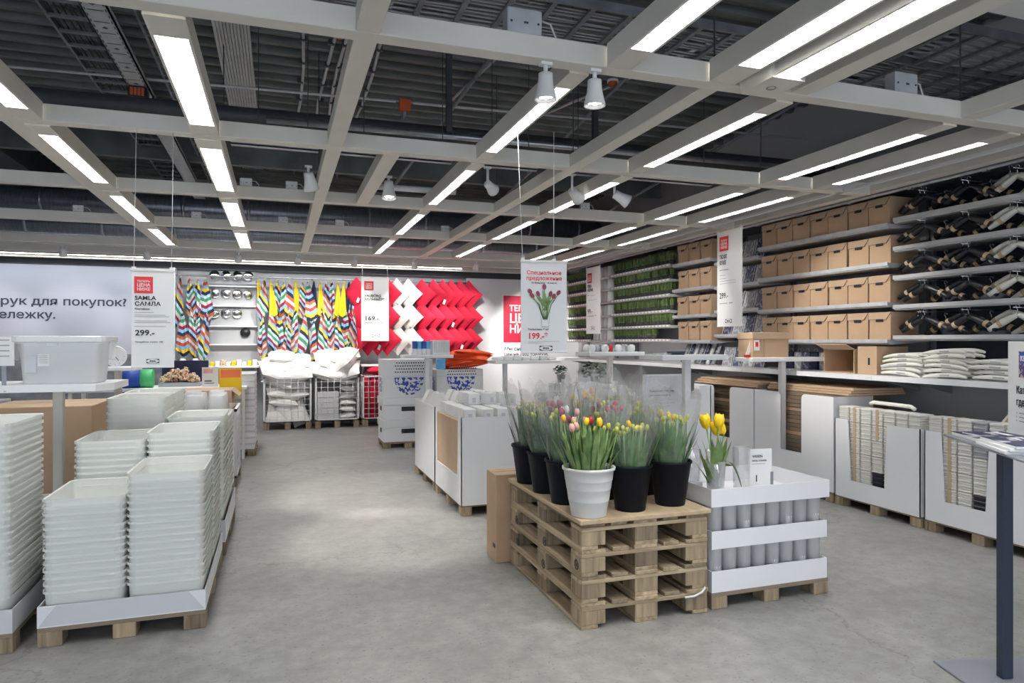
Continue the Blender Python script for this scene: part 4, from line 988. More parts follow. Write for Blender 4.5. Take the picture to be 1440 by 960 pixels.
# round mirrors on a grey board
t = thing('mirror_board', 'grey display board with thin white ledges for round mirrors', 'display board', (-1.18, 13.46, 1.3))
P('board', MB().box(0, 0.78, 0, 0.04, 0.15, 1.55), 'wallg', t)
for z in (0.20, 0.535, 0.90, 1.26): P('ledge', MB().cbox(-0.02, 0.80, -0.10, 0, z, z+0.022, 0.004), 'rail', t)
disc = MB().lathe([(0, 0), (0.082, 0), (0.086, 0.004), (0.086, 0.012), (0, 0.014)], 28)
DISC = disc.mesh('round_mirror', 'mirror')
k = 0
for r_, (z, xs) in enumerate(((2.77, (0, 1, 2, 3)), (2.44, (0, 1, 2, 3)), (2.08, (0, 1, 2)))):
    for i in xs:
        o = ob('round_mirror', DISC, None, (-1.10+i*0.19, 13.42, z), (PI/2+R.uniform(-0.25, 0.15), 0, R.uniform(-0.4, 0.4)))
        tag(o, 'small round mirror in the %s row from the top, %s from the price sign' % (NTH[r_], NTH[i]), 'mirror', 'round mirrors on the grey board')
tag(ob('round_mirror', DISC.copy(), None, (-0.58, 13.43, 1.735), (PI/2, 0, 0)), 'lone dark round disc on the lowest grey field', 'mirror'); COL.objects[-1].data.materials[0] = M['black'] if False else M['black']
# low shelf under the hanging goods
for x0, x1, nm in ((-1.70, -0.34, 'under the mirrors'), (1.46, 2.5, 'under the red cushions')):
    t = thing('low_shelf', 'long white low shelf %s' % nm, 'shelf', (x0, 13.0, 1.10))
    P('shelf_board', MB().cbox(0, x1-x0, 0, 0.5, 0, 0.035, 0.006), 'rail', t)
    P('bracket', MB().prism([(0.5, 0), (0.1, 0), (0.5, -0.25)], 0.05, 0.07, 'x'), 'grid', t); P('bracket', MB().prism([(0.5, 0), (0.1, 0), (0.5, -0.25)], x1-x0-0.07, x1-x0-0.05, 'x'), 'grid', t)
for i in range(9):
    c = ['yelf', 'paper', 'stripe', 'paper', 'yelf', 'ceramic', 'paper', 'yelf', 'ceramic'][i]
    tag(P('folded_towel', MB().cbox(0, 0.075, 0, 0.2, 0, 0.07+0.02*(i % 3), 0.012), c if c != 'stripe' else 'conf', None, (-1.15+i*0.088, 13.05, 1.135)), 'small rolled textile on the low shelf under the mirrors, %s in the row' % NTH[i], 'towel', 'small textiles on the low shelf')
for i in range(2):
    tag(P('glass_jar', MB().lathe([(0.0, 0), (0.05, 0), (0.055, 0.10), (0.04, 0.13), (0.03, 0.14)], 16), 'binw', None, (-1.58+i*0.2, 13.1, 1.135)), 'little white jar on the low shelf end, %s from the price sign' % NTH[i], 'jar', 'white jars on the low shelf')

# cushions in diamond rows
def cushion(w, h, t, nu=12, puff=2.2):
    b = MB()
    for sgn in (1, -1):
        def fn(a, c, sgn=sgn):
            u, v = -1+2*a, -1+2*c
            th = t/2*max(0, (1-abs(u)**puff))**0.6*max(0, (1-abs(v)**puff))**0.6
            k = 1-0.05*(1-u*u)*(abs(v)) ; k2 = 1-0.05*(1-v*v)*abs(u)
            return (u*w/2*k2, sgn*th, v*h/2*k)
        i0 = len(b.f); b.grid(fn, nu, nu)
        if sgn == 1: b.f[i0:] = [tuple(reversed(f)) for f in b.f[i0:]]
    return b
CUSH = cushion(0.44, 0.44, 0.12)
cd = MB().add(CUSH, Matrix.Rotation(PI/4, 4, 'Y'))
REDC = cd.mesh('cover', 'redc'); WHC = cd.mesh('cover', 'whc')
TAGME = MB().box(-0.025, 0.025, 0, 0.004, -0.10, 0).mesh('care_tag', 'paper')
cols_ = [(1.40, 'r'), (1.60, 'r'), (1.80, 'r'), (1.98, 'r'), (2.17, 'w'), (2.40, 'w'), (2.66, 'r'), (2.86, 'r'), (3.06, 'r'), (3.26, 'r'), (3.44, 'r'), (3.60, 'r')]
for r_ in range(3):
    for i, (x, c) in enumerate(cols_):
        t = thing('cushion', '%s cushion hung by its corner, %s row from the top, %s from the striped cloths' % ('red' if c == 'r' else 'cream', NTH[r_], NTH[i]), 'cushion',
                  (x+R.uniform(-0.02, 0.02), 13.22, 2.49-0.445*r_), math.radians(-38+R.uniform(-5, 5)), 'cushions on the back wall')
        ob('cover', REDC if c == 'r' else WHC, t)
        if (i*3+r_) % 4 == 0: ob('care_tag', TAGME, t, (0.1, -0.09, -0.1), (0.2, 0.5, 0))

# wire cages with pillows
PIL = cushion(0.62, 0.44, 0.20, 14, 2.6)
PILME = MB().add(PIL, Matrix.Rotation(-PI/2, 4, 'X')).mesh('pillow', 'pillow')    # lying flat
PIL2 = MB().add(cushion(0.55, 0.50, 0.26, 14, 2.4), Matrix.Rotation(-PI/2, 4, 'X')).mesh('pillow', 'pillow')
cage(-0.26, 0.56, 12.80, 13.40, 0.13, 0.94, 'white wire cage heaped with loose white pillows', None, 7, 8)
cage(0.62, 1.40, 12.80, 13.40, 0.13, 0.94, 'white wire cage with flat white parcels below and pillows on top', None, 7, 8)
cage(1.46, 2.24, 12.80, 13.40, 0.13, 0.94, 'white wire cage packed with red fabric', None, 7, 8)
def pillow(x, y, z, rz, rx, ry, label, group, me=PILME, s=1.0):
    o = ob('pillow', me, None, (x, y, z), (rx, ry, rz)); o.scale = (s, s, s); tag(o, label, 'pillow', group)
g1 = 'pillows in the first cage'
for k, (x, z, rz, rx, ry, s) in enumerate(((0.0, 0.24, 0.3, 1.2, 0.3, 0.8), (0.34, 0.26, -0.2, 1.3, 1.2, 0.8), (0.15, 0.30, 0.2, 1.4, 0.9, 0.7), (0.08, 0.50, 0.1, 0.3, 0.1, 0.95), (0.30, 0.62, -0.2, 0.2, -0.1, 0.95), (0.05, 0.66, 0.2, 0.35, 0.1, 1.0), (0.28, 0.80, 0.1, 0.3, 0.05, 1.0), (0.02, 0.86, -0.3, 0.35, 0.2, 1.0))):
    pillow(x, 13.10-(0.05 if k < 3 else 0), z, rz, rx, ry, 'white pillow squeezed inside the first wire cage, %s from its floor' % NTH[k], g1, s=s*0.9)
for k, (x, y, z, rz, rx, ry) in enumerate(((-0.08, 13.0, 1.02, 0.4, 0.5, 0.35), (0.34, 13.0, 1.02, -0.2, 0.5, -0.1), (-0.02, 13.12, 1.14, 0.2, 0.35, 0.15), (0.30, 13.12, 1.20, -0.2, 0.4, -0.05), (0.08, 13.15, 1.28, 0.1, 0.2, 0.1))):
    pillow(x, y, z, rz, rx, ry, 'white pillow heaped over the first wire cage, %s from its rim' % NTH[k], 'pillows heaped on the first cage', PIL2)
for k, (x, y, z, rz, rx, ry) in enumerate(((0.78, 13.0, 1.02, 0.3, 0.4, 0.3), (1.18, 13.0, 1.02, -0.3, 0.5, -0.3), (0.86, 13.1, 1.14, 0.5, 0.5, 0.5), (1.16, 13.0, 1.18, -0.9, 0.6, -0.5), (0.92, 13.15, 1.28, 0.2, 0.35, 0.1), (1.18, 13.15, 1.32, -0.1, 0.3, -0.15))):
    pillow(x, y, z, rz, rx, ry, 'white pillow heaped over the second wire cage, %s from its rim' % NTH[k], 'pillows heaped on the second cage', PIL2)
for k in range(5):
    tag(P('flat_parcel', MB().cbox(0, 0.38, 0, 0.45, 0, 0.10, 0.008), 'wcard2', None, (0.66, 12.86, 0.146+k*0.102)), 'flat white parcel in the second wire cage, %s from its floor' % NTH[k], 'parcel', 'flat parcels in the second cage')
for k in range(6):
    pillow(1.21, 13.08, 0.20+k*0.125, 0.1*(k % 3-1), 0.25, 0.1*((k*2) % 3-1), 'small bagged pillow in the second wire cage, %s from its floor' % NTH[k], 'bagged pillows in the second cage', PILME, 0.48)
for k in range(6):
    o = P('red_fabric_roll', MB().cyl((0, 0, 0), (0, 0, 0.80), 0.055, n=12), 'redc', None, (1.54+k*0.125, 12.95, 0.145)); tag(o, 'red fabric roll standing in the last wire cage, %s from the parcels' % NTH[k], 'fabric', 'red rolls in the last cage')
tag(P('red_cushion_stack', MB().add(cushion(0.5, 0.5, 0.16), tr(0, 0, 0, 0, PI/2)), 'redc', None, (1.8, 13.05, 1.02)), 'red cushion lying on top of the last wire cage', 'cushion')
# ================================================================ CENTRE: PALLET STACK WITH TULIPS
for k in range(4):
    euro_pallet(1.555, 3.385, 0.144*k, 'used wooden pallet, %s from the floor in the stack under the tulip buckets' % NTH[k], 'pallets under the tulip buckets', 0.008)
st_ = MB().tube([(2.20, 3.379, 0.105), (2.26, 3.372, 0.108), (2.31, 3.372, 0.125), (2.335, 3.375, 0.15)], 0.006, 6)
tag(P('plastic_strap', st_, 'paper'), 'loose white plastic strap end on the lowest pallet of the stack', 'strap')
stamp = MB()
for (yy, zz) in ((4.43, 0.195), (4.45, 0.34), (3.93, 0.335), (3.45, 0.34), (3.95, 0.19)):
    for k in range(14):
        a = 2*PI*k/14; stamp.box(1.5535, 1.555, yy+0.024*math.cos(a)-0.005, yy+0.024*math.cos(a)+0.005, zz+0.024*math.sin(a)-0.004, zz+0.024*math.sin(a)+0.004)
    stamp.box(1.5535, 1.555, yy-0.012, yy-0.006, zz-0.012, zz+0.012).box(1.5535, 1.555, yy+0.004, yy+0.01, zz-0.012, zz+0.012).box(1.5535, 1.555, yy-0.006, yy+0.004, zz-0.003, zz+0.003)
tag(stuff(P('pallet_stamp', stamp, 'black')), 'black round stamps burnt into the pallet blocks', 'stamp')
TOPZ = 0.601
tag(P('plywood_sheet', MB().cbox(1.54, 2.37, 3.365, 4.60, 0.576, TOPZ, 0.003), 'ply'), 'pale plywood sheet on top of the wooden pallet stack', 'board')
t = thing('cardboard_box', 'flat brown carton standing behind the wooden pallet stack', 'box', (1.455, 4.61, 0))
P('body', MB().cbox(0, 0.86, 0, 0.23, 0, 0.625, 0.004), 'card', t)
P('lid_seam', MB().box(0, 0.86, 0.113, 0.117, 0.625, 0.6265), 'cardd', t)
P('printed_mark', MB().box(-0.0015, 0, 0.02, 0.05, 0.10, 0.13).box(-0.0015, 0, 0.06, 0.075, 0.10, 0.13), 'inkb', t)

BLK = MB().lathe([(0.0, 0.004), (0.083, 0.004), (0.086, 0.0), (0.088, 0.006), (0.122, 0.245), (0.129, 0.248), (0.130, 0.262), (0.124, 0.265), (0.119, 0.245), (0.085, 0.02), (0.0, 0.02)], 32).mesh('body', 'bucket')
WHT = MB().lathe([(0.0, 0.004), (0.093, 0.004), (0.096, 0.0), (0.098, 0.006), (0.112, 0.085), (0.1145, 0.088), (0.1145, 0.092), (0.122, 0.15), (0.1245, 0.153), (0.1245, 0.157), (0.131, 0.20), (0.1335, 0.203), (0.1335, 0.207), (0.139, 0.255), (0.148, 0.258), (0.149, 0.272), (0.143, 0.275), (0.134, 0.25), (0.094, 0.02), (0.0, 0.02)], 36).mesh('body', 'wbucket')
BLOOM = {}
def bloom_mesh(m, s=1.0, openness=0.0):
    b = MB(); n = 12
    prof = [(0.004, 0.0), (0.013, 0.008), (0.0175, 0.022), (0.017+openness*0.004, 0.036), (0.009+openness*0.008, 0.050)]
    for j, (r, h) in enumerate(prof):
        for k in range(n):
            a = 2*PI*k/n; w = 1+0.10*math.cos(3*a)*(j/4.0); hh = h+(0.005*math.cos(3*a) if j == 4 else 0)
            b.v.append((r*w*math.cos(a)*s, r*w*math.sin(a)*s, hh*s))
    for j in range(4):
        for k in range(n): b.face((j*n+k, j*n+(k+1)%n, (j+1)*n+(k+1)%n, (j+1)*n+k), 0, True)
    b.face([4*n+k for k in range(n)], 0, True)
    return b.mesh('bloom', m)
for key in ('yel', 'yelg', 'redp', 'pinkp', 'purp', 'orgp', 'whp'): BLOOM[key] = bloom_mesh(key)
def blade(b, x, y, z, az, L, w, lean, curl, rr_):
    """a tulip leaf: tapered folded strip bending outward"""
    pts = []; n = 5; ang = PI/2-lean; px, pz = 0.0, 0.0
    for i in range(n+1):
        s = i/n; ww = w*(0.5+0.9*s)*(1-s**3)+0.001
        pts.append((px, pz, ww, ang)); ang -= curl/n
        px += L/n*math.cos(ang); pz += L/n*math.sin(ang)
    i0 = len(b.v); ca, sa = math.cos(az), math.sin(az); tw = rr_.uniform(-0.6, 0.6)
    for q, (px, pz, ww, a) in enumerate(pts):
        for e, fold in ((-1, 0.25), (0, 0), (1, 0.25)):
            lx = px-fold*ww*math.sin(a)*0.6; lz = pz+fold*ww*0.5; ly = e*ww*math.cos(tw*q/n); lx += e*ww*math.sin(tw*q/n)*0.6
            b.v.append((x+lx*ca-ly*sa, y+lx*sa+ly*ca, z+lz))
    for q in range(n):
        for e in range(2): b.face((i0+q*3+e, i0+q*3+e+1, i0+(q+1)*3+e+1, i0+(q+1)*3+e), 0, True)
def tulip_bunch(x, y, z, seed, kinds, nleaf, hgt, spread, label, group, leafm='leaf', film=True, nbl=14, filmh=0.0):
    rr_ = random.Random(seed)
    t = thing('tulip_bunch', label, 'flowers', (x, y, z), 0, group)
    b = MB()
    for k in range(nleaf):
        az = rr_.uniform(0, 2*PI); rad = 0.075*math.sqrt(rr_.random())
        blade(b, rad*math.cos(az), rad*math.sin(az), 0.10+rr_.uniform(0, 0.05), az+rr_.uniform(-0.5, 0.5), hgt*rr_.uniform(0.72, 1.0)-0.12, rr_.uniform(0.012, 0.021), rr_.uniform(0.3, 1.0)*(0.47 if spread > 0.15 else 0.33)*(rad/0.075), rr_.uniform(-0.1, 0.3), rr_)
    stuff(P('leaves', b, leafm, t))
    s = MB(); heads = []
    for k in range(nbl):
        az = 2*PI*k/nbl*2.4+rr_.uniform(-0.3, 0.3); rad = spread*math.sqrt((k+0.5)/nbl)*0.95
        hx, hy, hz = rad*math.cos(az), rad*math.sin(az), hgt*rr_.uniform(0.86, 1.0)
        s.tube([(hx*0.4, hy*0.4, 0.1), (hx*0.75, hy*0.75, hgt*0.55), (hx, hy, hz)], 0.0035, 5); heads.append((hx, hy, hz))
    stuff(P('stems', s, 'leafb', t))
    for k, (hx, hy, hz) in enumerate(heads):
        kd = kinds[int((math.atan2(hy, hx)+PI)/(2*PI)*len(kinds)*0.999)] if len(kinds) > 1 else kinds[0]
        o = ob('bloom', BLOOM[kd], t, (hx, hy, hz-0.004), (rr_.uniform(-0.25, 0.25), rr_.uniform(-0.25, 0.25), rr_.uniform(0, 6)))
        sc = rr_.uniform(0.7, 0.95)*(0.8 if kd == 'yelg' else 1.0); o.scale = (sc, sc, sc)
    if film:
        f = MB(); n = 40; H = hgt+0.13+filmh; ph = rr_.uniform(0, 6)
        def fn(u, v):
            a = 2*PI*u; zz = 0.20+(H-0.20)*v
            r = (0.09+(spread*1.12-0.09+0.045)*v**0.8)*(1+0.05*math.sin(7*a+ph)*v+0.035*math.sin(13*a+ph*2+v*4)*v)
            return (r*math.cos(a), r*math.sin(a), zz+(0.035*math.sin(5*a+ph)+0.025*math.sin(11*a))*v*v)
        f.grid(fn, n, 6)
        P('cellophane_wrap', f, 'film', t)
    return t
bk = [ # x, y, kind, label bits, tulip spec
 (1.640, 3.475, 'w', 'white bucket with ribbed sides at the front corner of the pallet stack', ['pinkp', 'yel', 'yelg', 'yelg', 'redp', 'redp', 'yelg', 'orgp'], 120, 0.50, 0.185, 'leafb', 'mixed red, pink and yellow tulips in the white bucket', False),
 (1.640, 3.795, 'b', 'black bucket directly behind the white bucket', ['purp', 'pinkp', 'whp', 'yelg'], 70, 0.52, 0.125, 'leafd', 'wrapped white and dark tulips behind the white bucket', True),
 (1.640, 4.110, 'b', 'black bucket third from the front along the open pallet side', ['yelg'], 70, 0.52, 0.12, 'leafd', 'wrapped green budded tulips, third bucket from the front', True),
 (1.640, 4.420, 'b', 'black bucket at the far corner of the pallet stack', ['yelg'], 70, 0.52, 0.12, 'leafd', 'wrapped dark leaved tulips in the far corner bucket', True),
 (1.925, 3.520, 'b', 'black bucket beside the white bucket at the front edge', ['yelg', 'yelg', 'yel', 'yelg'], 110, 0.455, 0.12, 'leaf', 'yellow budded tulips beside the white bucket', True),
 (2.215, 3.560, 'b', 'black bucket at the front corner beside the vase display', ['yelg', 'yelg', 'yelg', 'yel', 'yelg'], 110, 0.50, 0.125, 'leaf', 'wrapped yellow tulips next to the vase display', True),
 (1.925, 3.840, 'b', 'black bucket half hidden in the middle of the group', ['purp', 'redp', 'yelg'], 60, 0.55, 0.12, 'leaf', 'wrapped dark red tulips in the middle bucket', True),
 (2.215, 3.880, 'b', 'black bucket hidden behind the corner bucket', ['yelg'], 60, 0.54, 0.12, 'leaf', 'wrapped green tulips behind the corner bucket', True),
 (1.925, 4.160, 'b', 'black bucket in the rear middle of the group', ['yel', 'orgp', 'yelg'], 50, 0.60, 0.12, 'leaf', 'wrapped orange and yellow tulips at the rear middle', True),
 (2.215, 4.200, 'b', 'black bucket in the rear beside the vase display', ['whp', 'yelg'], 50, 0.60, 0.12, 'leaf', 'wrapped pale tulips at the rear by the vase display', True)]
for i, (x, y, kd, nm, kinds, nl, hg, sp, lm, fl, film) in enumerate(bk):
    t = thing('flower_bucket', nm, 'bucket', (x, y, TOPZ), 0, 'buckets of tulips')
    ob('body', WHT if kd == 'w' else BLK, t)
    tulip_bunch(x, y, TOPZ+0.02, 340+i, kinds, nl, hg, sp, fl, 'tulips in the buckets', lm, film, 15 if kd == 'w' else 16)
# film and blooms spilling beside the white bucket
lw = tulip_bunch(1.66, 4.02, TOPZ+0.30, 77, ['purp', 'redp'], 10, 0.26, 0.055, 'small bunch of dark red tulips raised above the side row', 'tulips in the buckets', 'leafd', False, 8)
bpy.data.objects.remove(lw) if False else None

# ================================================================ GLASS VASE DISPLAY
VX0, VX1, VY0, VY1 = 2.395, 3.25, 3.40, 4.0
paper_pallet(VX0, VX1, VY0, VY1, 'small pallet with corrugated deck under the glass vase display', None, 0.095, 3, 2)
tray(VX0+0.005, VX1-0.005, VY0+0.005, VY1, 0.095, 0.125, 'lowest white cardboard tray of the glass vase display', cut=False, front='wcard')
tray(VX0+0.005, VX1-0.005, VY0+0.005, VY1, 0.350, 0.105, 'middle white cardboard tray of the glass vase display', cut=False, front='wcard')
tray(VX0-0.005, VX1+0.005, VY0-0.005, VY1, 0.600, 0.105, 'top white cardboard tray of the glass vase display', cut=False, front='wcard')
VASE = MB().lathe([(0.0, 0.0), (0.040, 0.0), (0.048, 0.006), (0.051, 0.242), (0.0515, 0.244), (0.048, 0.242), (0.045, 0.014), (0.0, 0.014)], 20).mesh('glass_vase', 'vaseg')
VLAB = MB()
for k in range(7):
    a0, a1 = -PI/2-0.45+0.9*k/7, -PI/2-0.45+0.9*(k+1)/7
    VLAB.quad((0.0485*math.cos(a0), 0.0485*math.sin(a0), 0.10), (0.0485*math.cos(a1), 0.0485*math.sin(a1), 0.10), (0.0492*math.cos(a1), 0.0492*math.sin(a1), 0.14), (0.0492*math.cos(a0), 0.0492*math.sin(a0), 0.14))
VLAB = VLAB.mesh('paper_label', 'paper')
for lv, (z, nm) in enumerate(((0.1015, 'lowest'), (0.3565, 'middle'))):
    for r_ in range(4):
        for i in range(8):
            x = VX0+0.06+i*0.104; y = VY0+0.07+r_*0.14
            o = ob('glass_vase', VASE, None, (x, y, z)); tag(o, 'glass vase on the %s tray, %s row from the front, %s from the pallets' % (nm, NTH[r_], NTH[i]), 'vase', 'packed glass vases')
            if r_ == 0 and i in ((2, 5, 7) if lv else (0, 4, 6)): ob('paper_label', VLAB, o)
    dv = MB()
    for r_ in (0, 1, 2): dv.box(VX0+0.012, VX1-0.012, VY0+0.138+r_*0.14, VY0+0.142+r_*0.14, z, z+0.243)
    tag(P('divider_card', dv.box(VX0+0.012, VX1-0.012, VY1-0.012, VY1-0.008, z, z+0.243), 'tape'), 'grey card dividers between the glass vases of the %s tray' % nm, 'cardboard')
# items on the top tray
t = thing('tulip_vase', 'slim glass vase holding three bright yellow tulips', 'vase', (2.485, 3.49, 0.606))
P('glass_body', MB().lathe([(0.0, 0.0), (0.042, 0.0), (0.045, 0.006), (0.062, 0.25), (0.0585, 0.25), (0.041, 0.02), (0.0, 0.02)], 24), 'glass', t)
P('water', MB().lathe([(0.0, 0.021), (0.0405, 0.021), (0.046, 0.10), (0.0, 0.10)], 20), 'water', t)
t = thing('yellow_tulips', 'three open yellow tulips with long leaves in the slim vase', 'flowers', (2.485, 3.49, 0.63))
b = MB(); r2 = random.Random(5)
for (az, L, w, ln, cu) in ((0.2, 0.33, 0.026, 0.10, 0.25), (2.8, 0.34, 0.026, 0.20, 0.2), (3.4, 0.30, 0.028, 0.28, 0.3), (1.2, 0.33, 0.024, 0.1, 0.2), (4.6, 0.33, 0.030, 0.05, 0.25), (5.4, 0.34, 0.028, 0.16, 0.15), (0.0, 0.35, 0.026, 0.15, 0.1), (4.0, 0.30, 0.028, 0.12, 0.3), (3.0, 0.26, 0.028, 0.38, 0.3), (5.0, 0.35, 0.024, 0.02, 0.1), (4.3, 0.36, 0.024, 0.1, 0.15), (2.2, 0.34, 0.026, 0.1, 0.2)):
    blade(b, 0.012*math.cos(az), 0.012*math.sin(az), 0.02, az, L, w, ln, cu, r2)
P('leaves', stuff_mb := b, 'leafb', t)['kind'] = 'stuff'
BIGB = bloom_mesh('yel', 1.75, 0.5)
for k, (hx, hy, hz, rx, ry) in enumerate(((-0.055, 0.01, 0.42, 0, -0.2), (0.015, -0.005, 0.42, 0.1, 0.05), (0.062, 0.0, 0.385, 0, 0.6), (0.03, 0.02, 0.375, 0.1, 0.2))):
    P('stem', MB().tube([(0.0, 0.0, 0.0), (hx*0.25, hy*0.3, 0.2), (hx, hy, hz)], 0.0045, 6), 'leafb', t)
    ob('bloom', BIGB, t, (hx, hy, hz-0.006), (rx, ry, k))
P('fallen_leaf', MB().grid(lambda u, v: (0.05+0.14*u, -0.02+0.022*(v-0.5)*math.sin(PI*min(1, u*0.9+0.1)), 0.215+0.03*math.sin(u*2)-0.24*u*u), 10, 2), 'leaf', t)
t = thing('display_vase', 'tall faceted glass vase in the middle of the top tray', 'vase', (2.77, 3.62, 0.606))
P('glass_body', MB().lathe([(0.0, 0.0), (0.045, 0.0), (0.048, 0.006), (0.055, 0.30), (0.051, 0.30), (0.044, 0.02), (0.0, 0.02)], 10, sm=False), 'glass', t)
for i, (x, y, h, nm) in enumerate(((2.66, 3.75, 0.27, 'wrapped glass vase behind the yellow tulips'), (2.56, 3.84, 0.26, 'glass vase at the rear corner of the top tray'))):
    tag(P('display_vase', MB().lathe([(0.0, 0.0), (0.045, 0.0), (0.052, h), (0.048, h), (0.042, 0.02), (0.0, 0.02)], 20), 'glass', None, (x, y, 0.606)), nm, 'vase')
t = thing('price_card', 'white folded price card with clip on the top tray', 'price card', (2.95, 3.66, 0.606), math.radians(-8))
P('card', MB().cbox(-0.08, 0.08, 0, 0.004, 0.0, 0.27, 0.001), 'paper', t)
P('clip', MB().box(0.07, 0.088, -0.004, 0.008, 0.02, 0.12), 'steelg', t)
text('VASEN', 0.024, 'ink', t, (-0.06, -0.002, 0.215), bold=0.012); text('ваза, стекло', 0.017, 'ink', t, (-0.06, -0.002, 0.19))
text('1', 0.06, 'ink', t, (-0.045, -0.002, 0.06), bold=0.012); lines(t, [(-0.06, 0.03, 0.172, 0.004)])
t = thing('price_card', 'small white price card beside the yellow tulip vase', 'price card', (2.43, 3.62, 0.606), math.radians(-10))
P('card', MB().cbox(-0.03, 0.05, 0, 0.003, 0, 0.10, 0.001), 'paper', t)
P('printed_mark', MB().prism([(-0.005, 0.02), (0.003, 0.02), (0.012, 0.06), (0.016, 0.06), (0.024, 0.02), (0.032, 0.02), (0.02, 0.075), (0.008, 0.075)], -0.0015, -0.0005, 'y'), 'ink', t)

# ================================================================ WHITE TUBS BEHIND THE TULIPS
def tub(x0, x1, y0, y1, z0, z1, label, group=None, notch=None, th=0.008, fill=None, fillz=0.05, feet=True, m='wcard', name='cardboard_tub'):
    """open white cardboard tub; notch = (side, a0, a1, zb0, zb1, slant) cut out of the wall on side 'x0' or 'y0'"""
    t = thing(name, label, 'tub', (x0, y0, 0), 0, group); w, l = x1-x0, y1-y0
    def wall(side):
        span = l if side[0] == 'x' else w
        if notch and notch[0] == side:
            _, a0, a1, zb, sl = notch
            poly = [(0, z0), (span, z0), (span, z1), (a1+sl, z1), (a1, zb), (a0, zb), (a0-sl, z1), (0, z1)]
        else: poly = [(0, z0), (span, z0), (span, z1), (0, z1)]
        return poly
    P('wall_panel', MB().prism(wall('x0'), 0, th, 'x'), m, t); P('wall_panel', MB().prism(wall('x1'), w-th, w, 'x'), m, t)
    P('wall_panel', MB().prism(wall('y0'), 0, th, 'y'), m, t); P('wall_panel', MB().prism(wall('y1'), l-th, l, 'y'), m, t)
    P('base', MB().box(0, w, 0, l, z0-0.012, z0), 'cardd', t)
    if fill: P('inner_lining', MB().box(th+0.002, w-th-0.002, th+0.002, l-th-0.002, z0, z1-fillz), fill, t)
    if feet:
        for i in range(3):
            for k in range(3): piece(box_me('foot', 0.1, 0.1, z0-0.012, 'blockw'), 'foot', t, ((w-0.1)*i/2, (l-0.1)*k/2, 0))
    return t
tub(1.55, 2.40, 5.95, 7.02, 0.09, 0.885, 'white cardboard tub with a brown cutout window beside the aisle', None, ('x0', 0.14, 1.0, 0.34, 0.02), fill='cardl', fillz=0.045)
tub(1.55, 2.40, 7.06, 8.15, 0.09, 0.885, 'white cardboard tub right behind the one with the brown cutout', None, None, fill='cardl', fillz=0.045)
cup = MB().lathe([(0.0, 0), (0.036, 0), (0.045, 0.09), (0.042, 0.09), (0.033, 0.008), (0, 0.008)], 16).mesh('bowl', 'ceramic')
CART = MB().cbox(-0.055, 0.055, -0.055, 0.055, 0, 0.11, 0.004).mesh('body', 'paper'); CLAB = MB().box(-0.015, 0.02, -0.0565, -0.055, 0.02, 0.07).mesh('grey_label', 'tape')
k = 0
for r_ in range(7):
    for i in range(5):
        lv = 0
        t = thing('small_carton', 'small white carton in the cutout tub, %s row from the front, %s from the aisle' % (NTH[r_], NTH[i]), 'carton', (1.65+i*0.158, 6.05+r_*0.142, 0.841), R.uniform(-0.25, 0.25), 'white mug cartons')
        ob('body', CART, t); ob('grey_label', CLAB, t)
for r_, i, z in ((3, 1, 0.983), (3, 2, 0.983), (4, 1, 0.983), (4, 3, 0.983), (5, 2, 0.983), (6, 2, 0.983), (2, 3, 0.983), (5, 1, 0.983)):
    t = thing('small_carton', 'small white carton atop the others, %s row from the front, %s from the aisle' % (NTH[r_], NTH[i]), 'carton', (1.65+i*0.158, 6.05+r_*0.142, z-0.031), R.uniform(-0.5, 0.5), 'white mug cartons on top')
    ob('body', CART, t); ob('grey_label', CLAB, t)
NAP = MB().prism([(-0.11, 0), (0.11, 0), (0.02, 0.17), (-0.02, 0.17)], -0.05, 0.05, 'y').mesh('folded_napkin', 'paper')
for i in range(9):
    tag(ob('folded_napkin', NAP, None, (1.66+(i % 3)*0.26, 7.20+(i//3)*0.30, 0.841), (0, 0, R.uniform(-0.5, 0.5))), 'white peaked paper pack in the rear tub, row %s, %s from aisle' % (NTH[i//3], NTH[i % 3]), 'package', 'white paper packs in the rear tub')

# ================================================================ WHITE BOXES WITH BLUE PRINT, ORANGE TEXTILES
def big_box(x, y, z, w, l, h, label, kind):
    t = thing('storage_carton', label, 'box', (x, y, z), 0, 'white cartons by the aisle')
    P('body', MB().cbox(0, w, 0, l, 0, h-0.11 if kind == 'lid' else h, 0.006), 'wcard', t)
    if kind == 'lid':
        P('lid', MB().cbox(-0.012, w+0.012, -0.012, l+0.012, h-0.11, h, 0.006), 'white', t)
        q = MB().box(w*0.36, w*0.64, -0.004, 0, h-0.20, h-0.135).box(-0.004, 0, l*0.35, l*0.6, h-0.20, h-0.135)
        P('dark_label', q, 'black', t)
    if kind == 'blue':
        n = 16; pl = MB(); pl.prism([(w*0.52+0.22*math.cos(PI+PI*k/n), h*0.98+0.26*math.sin(PI+PI*k/n)) for k in range(n+1)], -0.004, 0, 'y')
        P('printed_panel', pl, 'bluep', t)
        P('side_print', MB().prism([(l*0.3, h*0.25), (l*0.7, h*0.25), (l*0.75, h*0.95), (l*0.25, h*0.95)], -0.004, 0, 'x'), 'bluep', t)
    if kind == 'holes':
        q = MB()
        for r_ in range(4):
            for c in range(13-(r_ % 2)):
                xx = w*0.24+c*0.036+(r_ % 2)*0.018; q.lathe([(0.011, 0), (0.0001, 0)], 8)
                for vi in range(len(q.v)-16, len(q.v)):
                    vx_, vy_, vz_ = q.v[vi]; q.v[vi] = (xx+vx_, -0.0025, h*0.28+r_*0.045+vy_)
        stuff(P('round_holes', q, 'black', t))
    return t
